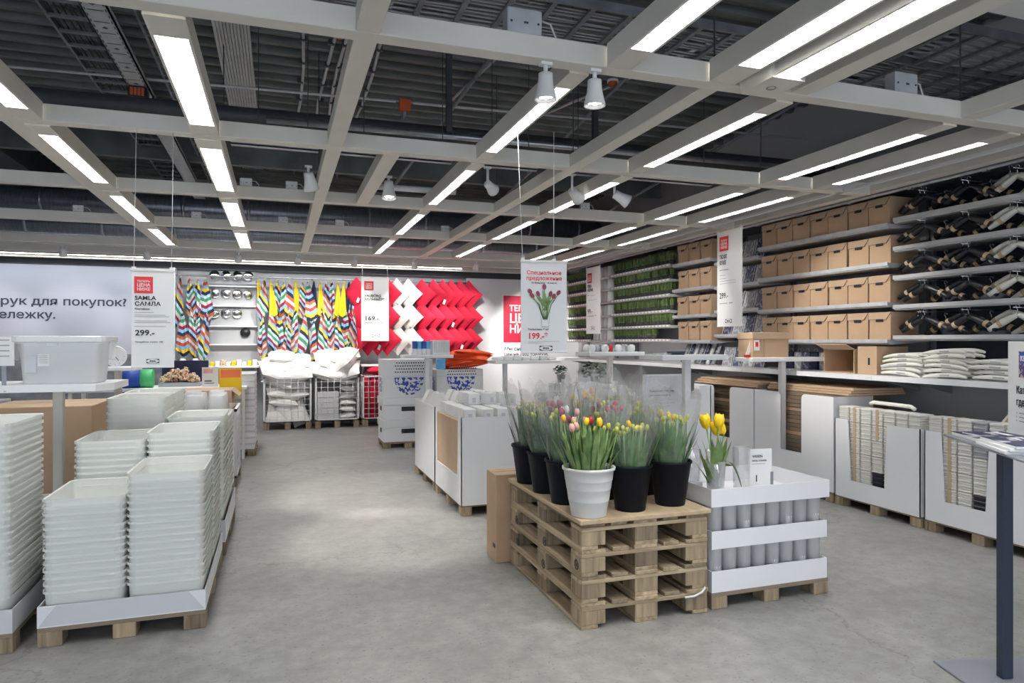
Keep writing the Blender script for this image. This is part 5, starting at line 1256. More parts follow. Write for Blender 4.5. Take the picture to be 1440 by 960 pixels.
for c, (x, nm) in enumerate(((1.45, 'beside the aisle'), (2.24, 'beside the orange textiles'))):
    paper_pallet(x, x+0.73, 10.06, 10.62, 'low pallet under the white cartons %s' % nm, 'pallets under the white cartons', 0.09, 3, 2)
    big_box(x, 10.06, 0.09, 0.73, 0.55, 0.325, 'white lidded carton %s, bottom of its stack' % nm, 'lid')
    big_box(x, 10.06, 0.417, 0.73, 0.55, 0.325, 'white lidded carton %s, second from the floor' % nm, 'lid')
    big_box(x, 10.06, 0.744, 0.73, 0.55, 0.30, 'white carton with blue print %s' % nm, 'blue')
    big_box(x, 10.06, 1.046, 0.73, 0.55, 0.26 if c == 0 else 0.10, 'white crate with dark round holes %s' % nm, 'holes')
for k in range(8):
    b = MB().add(cushion(0.62, 0.42, 0.11), Matrix.Rotation(PI/2, 4, 'X'))
    tag(P('folded_blanket', b, 'orange', None, (2.62+(k % 2)*0.16+0.05*(k//4), 10.30-(k % 2)*0.05, 1.205+0.055*(k//2)+0.02*(k % 2)), (R.uniform(-0.2, 0.2), R.uniform(-0.2, 0.2), R.uniform(-0.6, 0.6))), 'crumpled orange textile on the white crates, %s from the bottom' % NTH[k], 'textile', 'orange textiles')
tag(P('blue_pack', MB().cbox(0, 0.13, 0, 0.12, 0, 0.16, 0.01), 'cyan', None, (2.27, 10.14, 1.147)), 'sky blue pack beside the orange textiles', 'package')
def post_table(x, y, z, w, l, label, off=0.0, th=0.045, m='shelfw', base=True):
    t = thing('display_table', label, 'display table', (x, y, 0))
    P('tabletop', MB().cbox(-w/2+off, w/2+off, -l/2, l/2, z-th, z, 0.005), m, t)
    P('post', MB().cbox(-0.03, 0.03, -0.03, 0.03, 0.012 if base else 0, z-th, 0.005), 'white', t)
    if base: P('foot_plate', MB().cbox(-0.12, 0.12, -0.09, 0.09, 0, 0.012, 0.003), 'white', t)
    return t
post_table(2.05, 9.86, 1.375, 0.72, 0.34, 'white display shelf on a post above the blue printed cartons')
for i in range(4):
    t = thing('detergent_pack', 'white pack with a blue top on the display shelf, %s from the aisle' % NTH[i], 'package', (1.84+i*0.065, 9.82, 1.375), 0, 'packs with blue tops')
    P('body', MB().cbox(0, 0.06, 0, 0.1, 0, 0.09, 0.004), 'paper', t); P('blue_top', MB().cbox(0.001, 0.059, 0.001, 0.099, 0.09, 0.20, 0.004), 'cyan' if i % 2 else 'blue', t)
t = thing('paper_towel_pack', 'white ribbed pack at the end of the display shelf', 'package', (2.12, 9.80, 1.375))
P('body', MB().cbox(0, 0.26, 0, 0.14, 0, 0.215, 0.006), 'paper', t)
q = MB()
for k in range(9): q.box(0.03+k*0.025, 0.042+k*0.025, -0.003, 0, 0.03, 0.19)
P('grey_ribs', q, 'tape', t)

# ================================================================ TABLES AND PLANTS BETWEEN THE TULIPS AND THE FAR CORNER
post_table(3.670, 7.2, 1.45, 0.70, 0.40, 'white display shelf on a post with small jars in front of the grass', base=False)
post_table(3.387, 5.18, 1.455, 0.66, 0.30, 'white display shelf on a post with a dark dish above the tall sign')
post_table(5.20, 6.10, 1.40, 0.95, 0.28, 'white display shelf on a post carrying the lidded cardboard box', off=-0.03, base=False)
post_table(3.07, 9.3, 1.30, 1.0, 0.4, 'white display shelf on a post below the red poster', off=0.3)
# lidded cardboard box on the third shelf
def archive_box(t, w, d, h, slot_side='x', tagm=None):
    pass
t = thing('cardboard_box', 'big lidded brown cardboard box on the display shelf with a price tag', 'box', (4.86, 6.10, 1.40), 0)
P('body', MB().box(-0.14, 0.32, -0.12, 0.12, 0, 0.20), 'card', t)
P('lid', MB().cbox(-0.15, 0.33, -0.13, 0.13, 0.195, 0.265, 0.004), 'cardl', t)
P('corner_seam', MB().box(-0.001, 0.003, -0.1215, -0.12, 0.0, 0.2), 'cardd', t)
P('handle_slot', MB().box(-0.075, -0.045, -0.1215, -0.12, 0.165, 0.18), 'black', t)
P('price_tag', MB().box(-0.125, -0.06, -0.128, -0.122, 0.075, 0.185), 'paper', t); P('tag_badge', MB().box(-0.112, -0.075, -0.1295, -0.128, 0.115, 0.165), 'redink', t)
tg = thing('price_stand', 'slanted white price stand with red foot beside the lidded box', 'price card', (4.66, 6.02, 1.40))
P('card', MB().prism([(0.0, 0.03), (0.05, 0.03), (0.115, 0.24), (0.085, 0.24)], 0, 0.004, 'y'), 'paper', tg)
P('foot', MB().box(-0.005, 0.055, -0.01, 0.02, 0, 0.03), 'red', tg)
# things on the two other shelves
JAR = MB().lathe([(0.0, 0), (0.035, 0), (0.045, 0.03), (0.04, 0.07), (0.02, 0.085), (0.0, 0.085)], 16)
JARM = JAR.mesh('jar', 'ceramic'); JARG = JAR.mesh('jar', 'glass'); JARR = JAR.mesh('jar', 'redp'); JARB = JAR.mesh('jar', 'foam')
for i, m in enumerate((JARM, JARB, JARM, JARR, JARM, JARG, JARM)):
    tag(ob('small_jar', m, None, (3.40+i*0.085, 7.12+0.06*(i % 2), 1.45)), '%s little jar on the display shelf before the grass, %s in the row' % ('red' if m is JARR else 'clear' if m is JARG else 'grey' if m is JARB else 'white', NTH[i]), 'jar', 'jars on the display shelf')
for i in range(6):
    tag(ob('small_jar', [JARM, JARG, JARB][i % 3], None, (3.40+i*0.10, 7.26, 1.45)), '%s little jar at the rear of the display shelf, %s in the row' % (['white', 'clear', 'grey'][i % 3], NTH[i]), 'jar', 'jars on the display shelf')
tag(P('dish', MB().lathe([(0, 0), (0.07, 0), (0.085, 0.03), (0.08, 0.03), (0.065, 0.006), (0, 0.006)], 24), 'navy', None, (3.27, 5.16, 1.455)), 'dark blue shallow dish on the display shelf above the tall sign', 'dish')
tag(P('dish', MB().lathe([(0, 0), (0.08, 0), (0.10, 0.012), (0.1, 0.016), (0.0, 0.008)], 24), 'glass', None, (3.15, 5.2, 1.455)), 'flat clear plate beside the dark dish', 'dish')
for i in range(7):
    tag(P('white_towel', MB().cbox(0, 0.12, 0, 0.2, 0, 0.05+0.01*(i % 3), 0.012), 'paper', None, (2.90+i*0.135, 9.2, 1.30)), 'small folded white towel under the red poster, %s from the aisle' % NTH[i], 'towel', 'white towels on the display shelf')
# tub and low table that carry vases, pots and white flowers
tub(2.70, 3.62, 6.55, 7.65, 0.09, 0.86, 'white cardboard tub with white vases and small plants on top', None, None, fill='cardl', fillz=0.01)
tub(3.72, 4.35, 6.55, 7.65, 0.09, 0.86, 'white cardboard tub with drinking glasses on top', None, None, fill='cardl', fillz=0.01)
for i, (x, y, h, w) in enumerate(((3.00, 6.70, 0.27, 0.10), (3.12, 6.66, 0.22, 0.11), (3.23, 6.74, 0.28, 0.09), (3.34, 6.66, 0.20, 0.10), (3.55, 6.68, 0.24, 0.09), (3.02, 6.95, 0.30, 0.10), (3.16, 6.95, 0.27, 0.10), (3.56, 6.9, 0.27, 0.08), (2.80, 6.72, 0.10, 0.08), (2.88, 6.64, 0.07, 0.07), (2.90, 6.9, 0.12, 0.09))):
    tag(P('square_vase', MB().box(-w/2, w/2, -w/2, w/2, 0, 0.01).box(-w/2, -w/2+0.008, -w/2, w/2, 0.01, h).box(w/2-0.008, w/2, -w/2, w/2, 0.01, h).box(-w/2+0.008, w/2-0.008, -w/2, -w/2+0.008, 0.01, h).box(-w/2+0.008, w/2-0.008, w/2-0.008, w/2, 0.01, h), 'ceramic', None, (x, y, 0.851)), 'square white vase on the vase tub, %s in the group' % NTH[i], 'vase', 'square white vases')
def leafy(b, x, y, z, n, r, size, rr_):
    for k in range(n):
        a = rr_.uniform(0, 2*PI); e = rr_.uniform(-0.2, 1.3); d = r*rr_.uniform(0.4, 1.0)
        c = Vector((x+d*math.cos(a)*math.cos(e), y+d*math.sin(a)*math.cos(e), z+d*math.sin(e)))
        m = tr(*c, rr_.uniform(0, 6), rr_.uniform(-0.8, 0.8), rr_.uniform(-0.8, 0.8)); s = size*rr_.uniform(0.7, 1.1)
        i = len(b.v)
        b.v += [tuple(m @ Vector(p)) for p in ((0, -s, 0), (s*0.55, -0.2*s, 0.15*s), (s*0.4, 0.5*s, 0.1*s), (0, s, 0), (-s*0.4, 0.5*s, 0.1*s), (-s*0.55, -0.2*s, 0.15*s))]
        b.face((i, i+1, i+2, i+3)); b.face((i, i+3, i+4, i+5))
POT = MB().lathe([(0.0, 0), (0.04, 0), (0.052, 0.085), (0.055, 0.10), (0.05, 0.10), (0.045, 0.08), (0, 0.08)], 18)
POTM = POT.mesh('pot', 'pot'); POTG = POT.mesh('pot', 'potg'); POTW = POT.mesh('pot', 'ceramic')
for i, (x, y, z, pm, r, n, nm) in enumerate(((2.72+0.07, 7.12, 0.851, POTG, 0.05, 14, 'small ivy in a grey green pot at the aisle corner of the vase tub'), (2.90+0.07, 7.12, 0.851, POTG, 0.06, 16, 'second small ivy in a grey green pot on the vase tub'), (3.12, 7.3, 0.851, POTM, 0.06, 20, 'dark potted plant standing behind the square vases'), (3.26, 7.4, 0.851, POTM, 0.09, 30, 'bushy dark potted plant behind the square vases'))):
    t = thing('potted_plant', nm, 'plant', (x, y, z), 0, 'small plants on the vase tub')
    ob('pot', pm, t); b = MB(); leafy(b, 0, 0, 0.10, n, r, 0.026, random.Random(90+i)); stuff(P('leaves', b, 'ivy', t))
stand = [0.18, 0.24]
for i, (x, y, h, nm) in enumerate(((3.33, 7.85, 1.06, 'dark pot plant raised on a white stand, front of the pair'), (3.88, 8.05, 1.02, 'big dark leaved plant raised on a white stand behind the vases'))):
    t = thing('plant_stand', 'white pedestal carrying the %s' % ('front dark plant' if i == 0 else 'big dark plant'), 'stand', (x, y, 0))
    P('column', MB().cbox(-0.12, 0.12, -0.12, 0.12, 0, h, 0.005), 'white', t)
    t = thing('potted_plant', nm, 'plant', (x, y, h)); ob('pot', POTM, t); b = MB(); leafy(b, 0, 0, 0.12, 50 if i == 0 else 130, 0.10 if i == 0 else 0.19, 0.035, random.Random(95+i)); stuff(P('leaves', b, 'ivy', t))
t = thing('white_flowers', 'bunch of round white flowers in a white pot on the vase tub', 'flowers', (3.45, 6.80, 0.851)); ob('pot', POTW, t)
b = MB(); rr_ = random.Random(3)
for k in range(40):
    a = rr_.uniform(0, 2*PI); e = rr_.uniform(0, 1.4); d = 0.10
    b.lathe([(0.0, -0.02), (0.022, 0.0), (0.016, 0.018), (0, 0.022)], 7, d*math.cos(a)*math.cos(e), d*math.sin(a)*math.cos(e), 0.13+d*math.sin(e))
stuff(P('flower_heads', b, 'whp', t))
GL = MB().lathe([(0.0, 0), (0.028, 0), (0.035, 0.10), (0.032, 0.10), (0.025, 0.008), (0, 0.008)], 14).mesh('drinking_glass', 'glass')
for i in range(18):
    tag(ob('drinking_glass', GL, None, (3.80+(i % 6)*0.09, 6.65+(i//6)*0.12, 0.851)), 'clear drinking glass on the glass tub, row %s, %s in the row' % (NTH[i//6], NTH[i % 6]), 'glass', 'drinking glasses on the tub')
# tall framed sign board in front
t = thing('sign_board', 'grey framed sign board with two dark lines behind the tulips', 'sign', (3.21, 5.60, 0))
P('board', MB().cbox(0, 0.42, 0, 0.012, 0.62, 1.25, 0.003), 'wcard2', t)
fr = MB().box(-0.012, 0.0, -0.004, 0.016, 0.0, 1.262).box(0.42, 0.432, -0.004, 0.016, 0.0, 1.262).box(-0.012, 0.432, -0.004, 0.016, 1.25, 1.262)
P('frame', fr, 'white', t)
P('foot_bar', MB().box(-0.03, 0.0, -0.12, 0.14, 0, 0.03).box(0.42, 0.45, -0.12, 0.14, 0, 0.03), 'white', t)
text('Подарочная упаковка', 0.026, 'ink', t, (0.05, -0.002, 1.10), bold=0.014, wide=0.95); text('для ваших покупок', 0.026, 'ink', t, (0.05, -0.002, 1.06), bold=0.014, wide=0.95)
lines(t, [(0.05, 0.30, 1.02, 0.005), (0.05, 0.33, 0.99, 0.005), (0.05, 0.27, 0.96, 0.005)])
tag(P('round_cork', MB().cyl((0, 0, 0), (0, 0.02, 0), 0.07, n=24, sm=False), 'band', None, (3.15, 5.72, 1.02+0.0), (0.0, 0, 0)), 'round cork trivet peeking out beside the grey sign board', 'trivet') if False else None
# white carton with a notched edge between the sign and the sleeves
t = thing('cardboard_tub', 'tall white carton with a stepped top edge next to the sign board', 'tub', (3.64, 5.66, 0))
P('front_panel', MB().prism([(0, 0), (0.34, 0), (0.34, 1.14), (0.21, 1.14), (0.21, 1.02), (0, 1.02)], 0, 0.01, 'y'), 'wcard', t)
P('side_panel', MB().prism([(0, 0), (0.5, 0), (0.5, 1.02), (0, 1.14)], 0.33, 0.34, 'x'), 'wcard', t); P('side_panel', MB().prism([(0, 0), (0.5, 0), (0.5, 1.02), (0, 1.02)], 0, 0.01, 'x'), 'wcard', t)
tag(P('grey_pouch', MB().add(cushion(0.22, 0.18, 0.10), tr(0, 0, 0.1)), 'foam', None, (3.76, 5.9, 1.02-0.0)), 'grey padded pouch behind the stepped white carton', 'pouch') if False else None
# ================================================================ SHELVING ALONG THE SIDE WALL
WX = 6.1
def bay(y0, y1, levels, x0, label, th=0.03, rail=True, panel='wallg', dx=None, shelfm='shelf', railm='galvl', labels=False):
    t = thing('shelf_unit', label, 'shelving', (0, y0, 0)); L = y1-y0
    P('back_panel', MB().box(WX-0.02, WX-0.002, 0, L, 1.2515, 3.0), panel, t)
    for yy in (0.0, L-0.03): P('upright', MB().box(WX-0.06, WX-0.02, yy, yy+0.03, 1.2515, 3.0), 'steelg', t)
    for z in levels:
        s = MB(); s.prism([(x0, z-0.012), (x0+0.012, z-0.04), (x0+0.06, z-0.045), (WX-0.02, z-0.012), (WX-0.02, z), (x0, z)], 0.002, L-0.002, 'y')
        sh = P('shelf', s, shelfm, t)
        if rail: P('price_rail', MB().prism([(x0-0.008, z-0.028), (x0+0.0, z-0.03), (x0, z+0.008), (x0-0.008, z+0.008)], 0.002, L-0.002, 'y'), railm, sh)
        if labels:
            q = MB()
            for k in range(int(L/0.105)): q.box(x0-0.0095, x0-0.008, 0.04+k*0.105, 0.10+k*0.105, z-0.024, z+0.004)
            stuff(P('price_label', q, 'rail', sh))
    return t
# cardboard boxes with lids
def abox(label, group, loc):
    t = thing('cardboard_box', label, 'box', loc, 0, group); return t
BW, BD, BH = 0.255, 0.37, 0.27
b = MB().box(0.008, BD, 0.004, BW-0.004, 0, BH-0.045)
ABODY = b.mesh('body', 'card')
l_ = MB().box(0.004, BD+0.004, 0, BW, BH-0.045, BH)
l_.prism([(0.0, BH-0.005), (BW*0.20, BH-0.07), (BW, BH-0.07), (BW, BH-0.005)], -0.001, 0.006, 'x')
ALID = l_.mesh('lid', 'cardl')
ASLOT = MB().cbox(-0.0025, 0.0, BW*0.32, BW*0.66, BH-0.095, BH-0.068, 0.0015).mesh('handle_slot', 'black')
ALINE = MB().prism([(BW+0.001, BH-0.074), (BW+0.001, BH-0.068), (BW*0.20, BH-0.068), (0.002, BH-0.006), (-0.003, BH-0.010), (BW*0.19, BH-0.074)], 0.0, 0.0055, 'x').mesh('lid_shadow_line', 'cardd')  # shadow gap under the lid fold, put in as a dark brown strip
BL = [2.70, 2.325, 1.945, 1.585]
bay(5.02, 6.90, BL, 5.52, 'wide grey shelf bay filled with brown cardboard boxes')
bay(7.86, 8.80, BL, 5.52, 'narrow grey shelf bay with three cardboard boxes per shelf')
for (y0, n, nm) in ((5.035, 7, 'wide'), (7.90, 3, 'narrow')):
    for lv, z in enumerate(BL):
        for i in range(n):
            pt = BW+0.009 if n == 7 else 0.285
            jx = R.uniform(-0.008, 0.008)
            t = abox('brown lidded box in the %s bay, %s shelf, %s from the %s' % (nm, ['top', 'second', 'third', 'bottom'][lv], NTH[i], 'hangers' if n == 7 else 'gift wrap'), 'cardboard boxes in the %s bay' % nm, (5.56+jx, y0+i*pt, z+0.001))
            ob('body', ABODY, t); ob('lid', ALID, t); ob('lid_shadow_line', ALINE, t); ob('handle_slot', ASLOT, t)
# deep long shelf below everything
for (y0, y1, nm) in ((2.4, 5.0, 'under the coat hangers'), (5.0, 6.9, 'under the wide cardboard box bay'), (6.9, 8.82, 'under the narrow cardboard box bay'), (8.82, 12.9, 'under the artificial grass')):
    t = thing('deep_shelf', 'deep white long shelf %s' % nm, 'shelf', (5.3, y0, 1.215))
    P('shelf_board', MB().cbox(0, WX-0.022-5.3, 0.002, y1-y0-0.002, 0, 0.035, 0.004), 'shelfw', t)
    P('front_rail', MB().box(-0.010, 0, 0.002, y1-y0-0.002, -0.012, 0.036), 'rail', t)
    for yy in (0.15, y1-y0-0.2): P('bracket', MB().prism([(WX-0.022-5.3, 0), (0.15, 0), (WX-0.022-5.3, -0.14)], yy, yy+0.02, 'y'), 'steelg', t)
LZ = 1.2515
# grass
def grass_mesh(seed, m='grass', n=60, h=0.165, r=0.058):
    rr_ = random.Random(seed); b = MB()
    for k in range(n):
        a = rr_.uniform(0, 2*PI); d = r*math.sqrt(rr_.random()); L = h*rr_.uniform(0.65, 1.0); ln = rr_.uniform(0, 0.35); w = 0.0045
        x, y = d*math.cos(a), d*math.sin(a); az = a+rr_.uniform(-0.6, 0.6); ca, sa = math.cos(az), math.sin(az); i = len(b.v)
        for s, ww in ((0, 1), (0.6, 0.8), (1.0, 0.08)):
            ox = L*s*math.sin(ln)*(0.5+s*0.6); oz = L*s*math.cos(ln*s)
            for e in (-1, 1): b.v.append((x+ox*ca-e*w*ww*sa, y+ox*sa+e*w*ww*ca, 0.07+oz))
        b.face((i, i+1, i+3, i+2)); b.face((i+2, i+3, i+5, i+4))
    return b.mesh('grass_blades', m)
GR = [grass_mesh(k) for k in range(4)]
GPOT = MB().lathe([(0.0, 0), (0.038, 0), (0.05, 0.075), (0.046, 0.075), (0.04, 0.06), (0, 0.06)], 12).mesh('pot', 'pot')
GL_ = [2.725, 2.505, 2.28, 2.04, 1.815, 1.60]
bay(8.86, 10.82, GL_, 5.52, 'shelf bay of artificial grass pots next to the narrow box bay', 0.03, True, 'wallw', labels=True, railm='shelf')
bay(11.62, 12.85, GL_, 5.52, 'shelf bay of artificial grass pots in the room corner', 0.03, True, 'wallw', labels=True, railm='shelf')
for (y0, y1, nm) in ((8.86, 10.82, 'nearer grass bay'), (11.62, 12.85, 'corner grass bay')):
    for lv, z in enumerate(GL_):
        n = int((y1-y0-0.06)/0.125)
        for i in range(n):
            if lv == 5 and nm[0] == 'n' and i < 4: continue
            t = thing('potted_grass', 'pot of artificial grass, %s, %s shelf from the top, %s in the row' % (nm, NTH[lv], NTH[i]), 'plant', (5.60, y0+0.09+i*0.125, z), R.uniform(0, 6), 'artificial grass pots in the %s' % nm)
            ob('pot', GPOT, t); stuff(ob('grass_blades', GR[(i+lv) % 4], t))
# white tubes between the grass bays
bay(10.85, 11.60, GL_, 5.52, 'narrow shelf bay of plain white cylinder vases', 0.03, False, 'wallg')
CV = MB().lathe([(0, 0), (0.062, 0), (0.065, 0.004), (0.065, 0.185), (0.06, 0.185), (0.058, 0.01), (0, 0.01)], 20).mesh('cylinder_vase', 'ceramic')
for lv, z in enumerate(GL_):
    for i in range(5):
        tag(ob('cylinder_vase', CV, None, (5.60, 10.94+i*0.142, z+0.0005)), 'plain white cylinder vase, %s shelf from the top, %s from the camera side' % (NTH[lv], NTH[i]), 'vase', 'white cylinder vases')
# gift wrap bay
WL = [2.62, 2.30, 1.98, 1.66, ]
bay(6.93, 7.83, WL, 5.56, 'narrow shelf bay with packs of patterned gift wrap', 0.03, True, 'wallg')
for lv, z in enumerate([2.62, 2.30, 1.98, 1.66, LZ]):
    for i in range(4):
        h = 0.25
        pk = thing('gift_wrap_pack', 'pack of floral gift wrap, %s shelf from the top, %s from the wide box bay' % (NTH[lv], NTH[i]), 'gift wrap', (5.66, 6.97+i*0.215, z+0.001), 0, 'gift wrap packs', (0, math.radians(14), 0))
        P('pack', MB().cbox(0, 0.035, 0, 0.19, 0, h, 0.006), ['navyp', 'greyp', 'navyp', 'greyp'][(i+lv) % 4], pk)
        P('white_border', MB().box(-0.002, 0.0, 0, 0.008, 0, h).box(-0.002, 0.0, 0.182, 0.19, 0, h), 'paper', pk)
# things on the deep shelf
ROLL = MB().cyl((0, 0, 0), (0, 0, 0.30), 0.025, n=12)
rm = [ROLL.mesh('gift_wrap_roll', k) for k in ('greyp', 'navyp', 'paper')]
for i in range(14):
    tag(ob('gift_wrap_roll', rm[i % 3], None, (5.62+0.03*(i % 2), 7.95+i*0.062, LZ+0.012), (0.0, 0.45, 0)), 'gift wrap roll leaning under the narrow box bay, %s from the gift wrap' % NTH[i], 'gift wrap', 'leaning gift wrap rolls')
for i in range(7):
    t = thing('paper_bag', 'patterned gift bag standing under the wide box bay, %s from the open box' % NTH[i], 'bag', (5.74, 5.90+i*0.13, LZ), 0, 'gift bags on the deep shelf')
    P('bag', MB().cbox(0, 0.06, 0, 0.11, 0, 0.20, 0.004), ['navyp', 'greyp', 'navyf'][i % 3], t)
    P('handle', MB().tube([(0.03, 0.03, 0.2), (0.03, 0.035, 0.235), (0.03, 0.075, 0.235), (0.03, 0.08, 0.2)], 0.003, 5), 'paper', t)
t = thing('cardboard_box', 'open brown cardboard box lying on its side on the deep shelf', 'box', (5.42, 5.33, LZ))
P('body', MB().box(0, 0.45, 0, 0.008, 0, 0.24).box(0, 0.45, 0.392, 0.40, 0, 0.24).box(0, 0.45, 0.008, 0.392, 0, 0.008).box(0, 0.45, 0.008, 0.392, 0.232, 0.24).box(0.442, 0.45, 0.008, 0.392, 0.008, 0.232), 'card', t)
P('flap', MB().prism([(0, 0.24), (-0.10, 0.285), (-0.10, 0.292), (0, 0.248)], 0.0, 0.4, 'y'), 'cardl', t)
t = thing('cardboard_box', 'upright closed brown carton beside the open box on the deep shelf', 'box', (5.42, 5.06, LZ))
P('body', MB().cbox(0, 0.40, 0, 0.23, 0, 0.27, 0.003), 'card', t); P('handle_slot', MB().box(-0.002, 0, 0.08, 0.10, 0.09, 0.16), 'black', t)
# folded white curved hangers lying in stacks
hp = []
for k in range(13):
    s = -1+2*k/12; hp.append((0.02*(1-s*s)-0.02, s*0.21, 0.018*(1-abs(s)**3)))
LH = MB().tube(hp, 0.019, 8, radii=[0.011+0.009*(1-abs(-1+2*k/12)**2) for k in range(13)]).mesh('body', 'hwhite')
LHL = MB().box(-0.024, -0.019, -0.05, 0.04, 0.012, 0.024).mesh('dark_label', 'foam')
for c, (y, n, nm) in enumerate(((4.76, 5, 'beside the cartons'), (4.32, 6, 'in the middle'), (3.88, 4, 'closest to the catalogue stand'))):
    for k in range(n):
        t = thing('lying_hanger', 'curved white hanger, stack %s, %s from below' % (nm, NTH[k]), 'hanger', (5.40+0.01*(k % 2), y+R.uniform(-0.02, 0.02), LZ+0.012+k*0.041), R.uniform(-0.08, 0.08), 'white hangers lying in stacks', (R.uniform(-0.06, 0.06), 0, R.uniform(-0.1, 0.1)))
        ob('body', LH, t)
        ob('dark_label', LHL, t)
        o2 = ob('body', LH, t, (0.10, 0, 0.004)); o3 = ob('body', LH, t, (0.2, 0, 0.006))
# coat hangers
HL = [2.74, 2.465, 2.19, 1.91, 1.62]
bay(2.4, 5.0, HL, 5.56, 'shelf bay of black and white coat hangers', 0.03, True, 'navy', railm='shelf')
def arm(sg, r, p0=0.0, p1=1.0):
    pts = []; n = 8
    for k in range(n+1):
        s = p0+(p1-p0)*k/n; pts.append((0.015*math.sin(s*PI), sg*0.235*s, 0.0-0.12*s**1.15))
    return MB().tube(pts, r, 8, radii=[r*(1.0+0.55*math.sin(PI*(p0+(p1-p0)*k/n))) for k in range(n+1)])
HB = {}
for key, m in (('black', 'hblack'), ('white', 'hwhite')):
    bb = arm(1, 0.019).add(arm(-1, 0.019)); HB[key] = bb.mesh('body', m)
HHOOK = MB().tube([(0, 0, 0.0), (0, 0, 0.045), (0, 0.012, 0.062), (0, 0.004, 0.082), (0, -0.014, 0.078), (0, -0.02, 0.062)], 0.0028, 6).mesh('hook', 'chrome')
SLV = {1: arm(1, 0.0205, 0.56, 0.68).mesh('paper_sleeve', 'band'), -1: arm(-1, 0.0205, 0.56, 0.68).mesh('paper_sleeve', 'band')}
for lv, z in enumerate(HL):
    ztop = z+0.275 if lv else z+0.25
    for c, (y, key) in enumerate(((4.72, 'black'), (4.30, 'black'), (3.86, 'white'), (3.42, 'white'), (2.98, 'white'))):
        for k in range(3):
            yo = (0.0, 0.11, -0.09, 0.04)[k] - (0.03 if key == 'black' else 0.0)
            t = thing('coat_hanger', '%s coat hanger, %s level down, %s column from the boxes, %s from the aisle' % (key, NTH[lv], NTH[c], NTH[k]), 'hanger',
                      (5.595+k*0.075, y+yo, z+0.165-(0.0, -0.03, 0.035, 0.01)[k]), 0, '%s coat hangers' % key, (0, math.radians(-6), R.uniform(-0.12, 0.12)))
            ob('body', HB[key], t); ob('hook', HHOOK, t)
            for sg in (1, -1): ob('paper_sleeve', SLV[sg], t)
        P('hanger_bar', MB().cyl((5.58, 0, 0), (6.04, 0, 0), 0.006, n=6), 'chrome', None, (0, y, z+0.222)) if False else None
    for c, y in enumerate((4.72, 4.30, 3.86, 3.42, 2.98)):
        tag(P('hanger_bar', MB().cyl((5.57, 0, 0), (6.08, 0, 0), 0.005, n=6), 'chrome', None, (0, y+0.02, z+0.225)), 'thin chrome hanger bar, %s level down, %s column from the boxes' % (NTH[lv], NTH[c]), 'bar', 'chrome hanger bars')

# ================================================================ FLOOR DISPLAYS ALONG THE SIDE WALL
# flattened cardboard in white sleeves
def sleeve(y0, y1, label, pl):
    t = thing('cardboard_sleeve', label, 'sleeve', (5.10, y0, 0)); L = y1-y0; h = 1.03
    for i in range(2):
        for k in range(3): piece(box_me('foot', 0.1, 0.1, 0.08, 'blockw'), 'foot', t, (0.70*i, (L-0.1)*k/2, 0))
    P('base', MB().box(0, 0.80, 0, L, 0.08, 0.10), 'cardd', t)
    def rp(a0, a1, side):      # panel with one rounded upper corner
        n = 5; r = 0.05; poly = [(a0, 0.10), (a1, 0.10)]
        if side == 'hi': poly += [(a1, h), ] + [(a0+r-r*math.sin(PI/2*k/n), h-r+r*math.cos(PI/2*k/n)) for k in range(n+1)]
        else: poly += [(a1-r+r*math.cos(PI/2*k/n), h-r+r*math.sin(PI/2*k/n)) for k in range(n+1)] + [(a0, h)]
        return poly
    P('corner_panel', MB().prism(rp(0, L*0.37, 'lo'), 0, 0.008, 'x'), 'wcard', t)
    P('corner_panel', MB().prism(rp(L*0.64, L, 'hi'), 0, 0.008, 'x'), 'wcard', t)
    P('lower_panel', MB().box(0, 0.008, L*0.37, L*0.64, 0.10, 0.42), 'wcard', t)
    P('side_panel', MB().box(0.008, 0.5, 0, 0.008, 0.10, h), 'wcard2', t); P('side_panel', MB().box(0.008, 0.5, L-0.008, L, 0.10, h), 'wcard2', t)
    n = 22
    for k in range(n):
        z = 0.102+k*0.0425; d = R.uniform(0, 0.02)
        o = P('flat_carton', MB().cbox(0, 0.58+d, 0, L-0.06, 0, 0.040, 0.004), ['cardd', 'cardd', 'cardd', 'cardd', 'cardd', 'card'][k % 6], None, (5.25-d, y0+0.03, z))
        tag(o, 'flattened brown carton in the %s pile, %s from below' % (pl, NTH[k]), 'cardboard', 'flattened cartons in the %s pile' % pl)
    return t
while len(NTH) < 30: NTH.append(['seventeenth', 'eighteenth', 'nineteenth', 'twentieth', 'twenty-first', 'twenty-second', 'twenty-third', 'twenty-fourth', 'twenty-fifth', 'twenty-sixth', 'twenty-seventh', 'twenty-eighth', 'twenty-ninth', 'thirtieth'][len(NTH)-16])
sleeve(5.27, 6.43, 'white cardboard sleeve around flat cartons next to the hanger tubs', 'nearer')
sleeve(6.45, 7.62, 'white cardboard sleeve around flat cartons behind the first sleeve', 'farther')
for k, (y0, y1, x0, z, rz, nm) in enumerate(((5.22, 6.40, 5.26, 1.039, 0.02, 'on the nearer pile'), (6.46, 7.66, 5.17, 1.039, -0.03, 'on the farther pile'))):
    for q in range(3):
        tag(P('flat_carton', MB().cbox(0, 0.72-0.04*q, 0, y1-y0, 0, 0.022, 0.003), ['cardl', 'card', 'cardl'][q], None, (x0+0.02*q-0.02, y0-0.01*q, z+0.0245*q), (0, 0, rz*(q-1)*0.5)), 'loose flat carton sheet lying %s, %s from the top' % (nm, NTH[2-q]), 'cardboard', 'loose carton sheets')
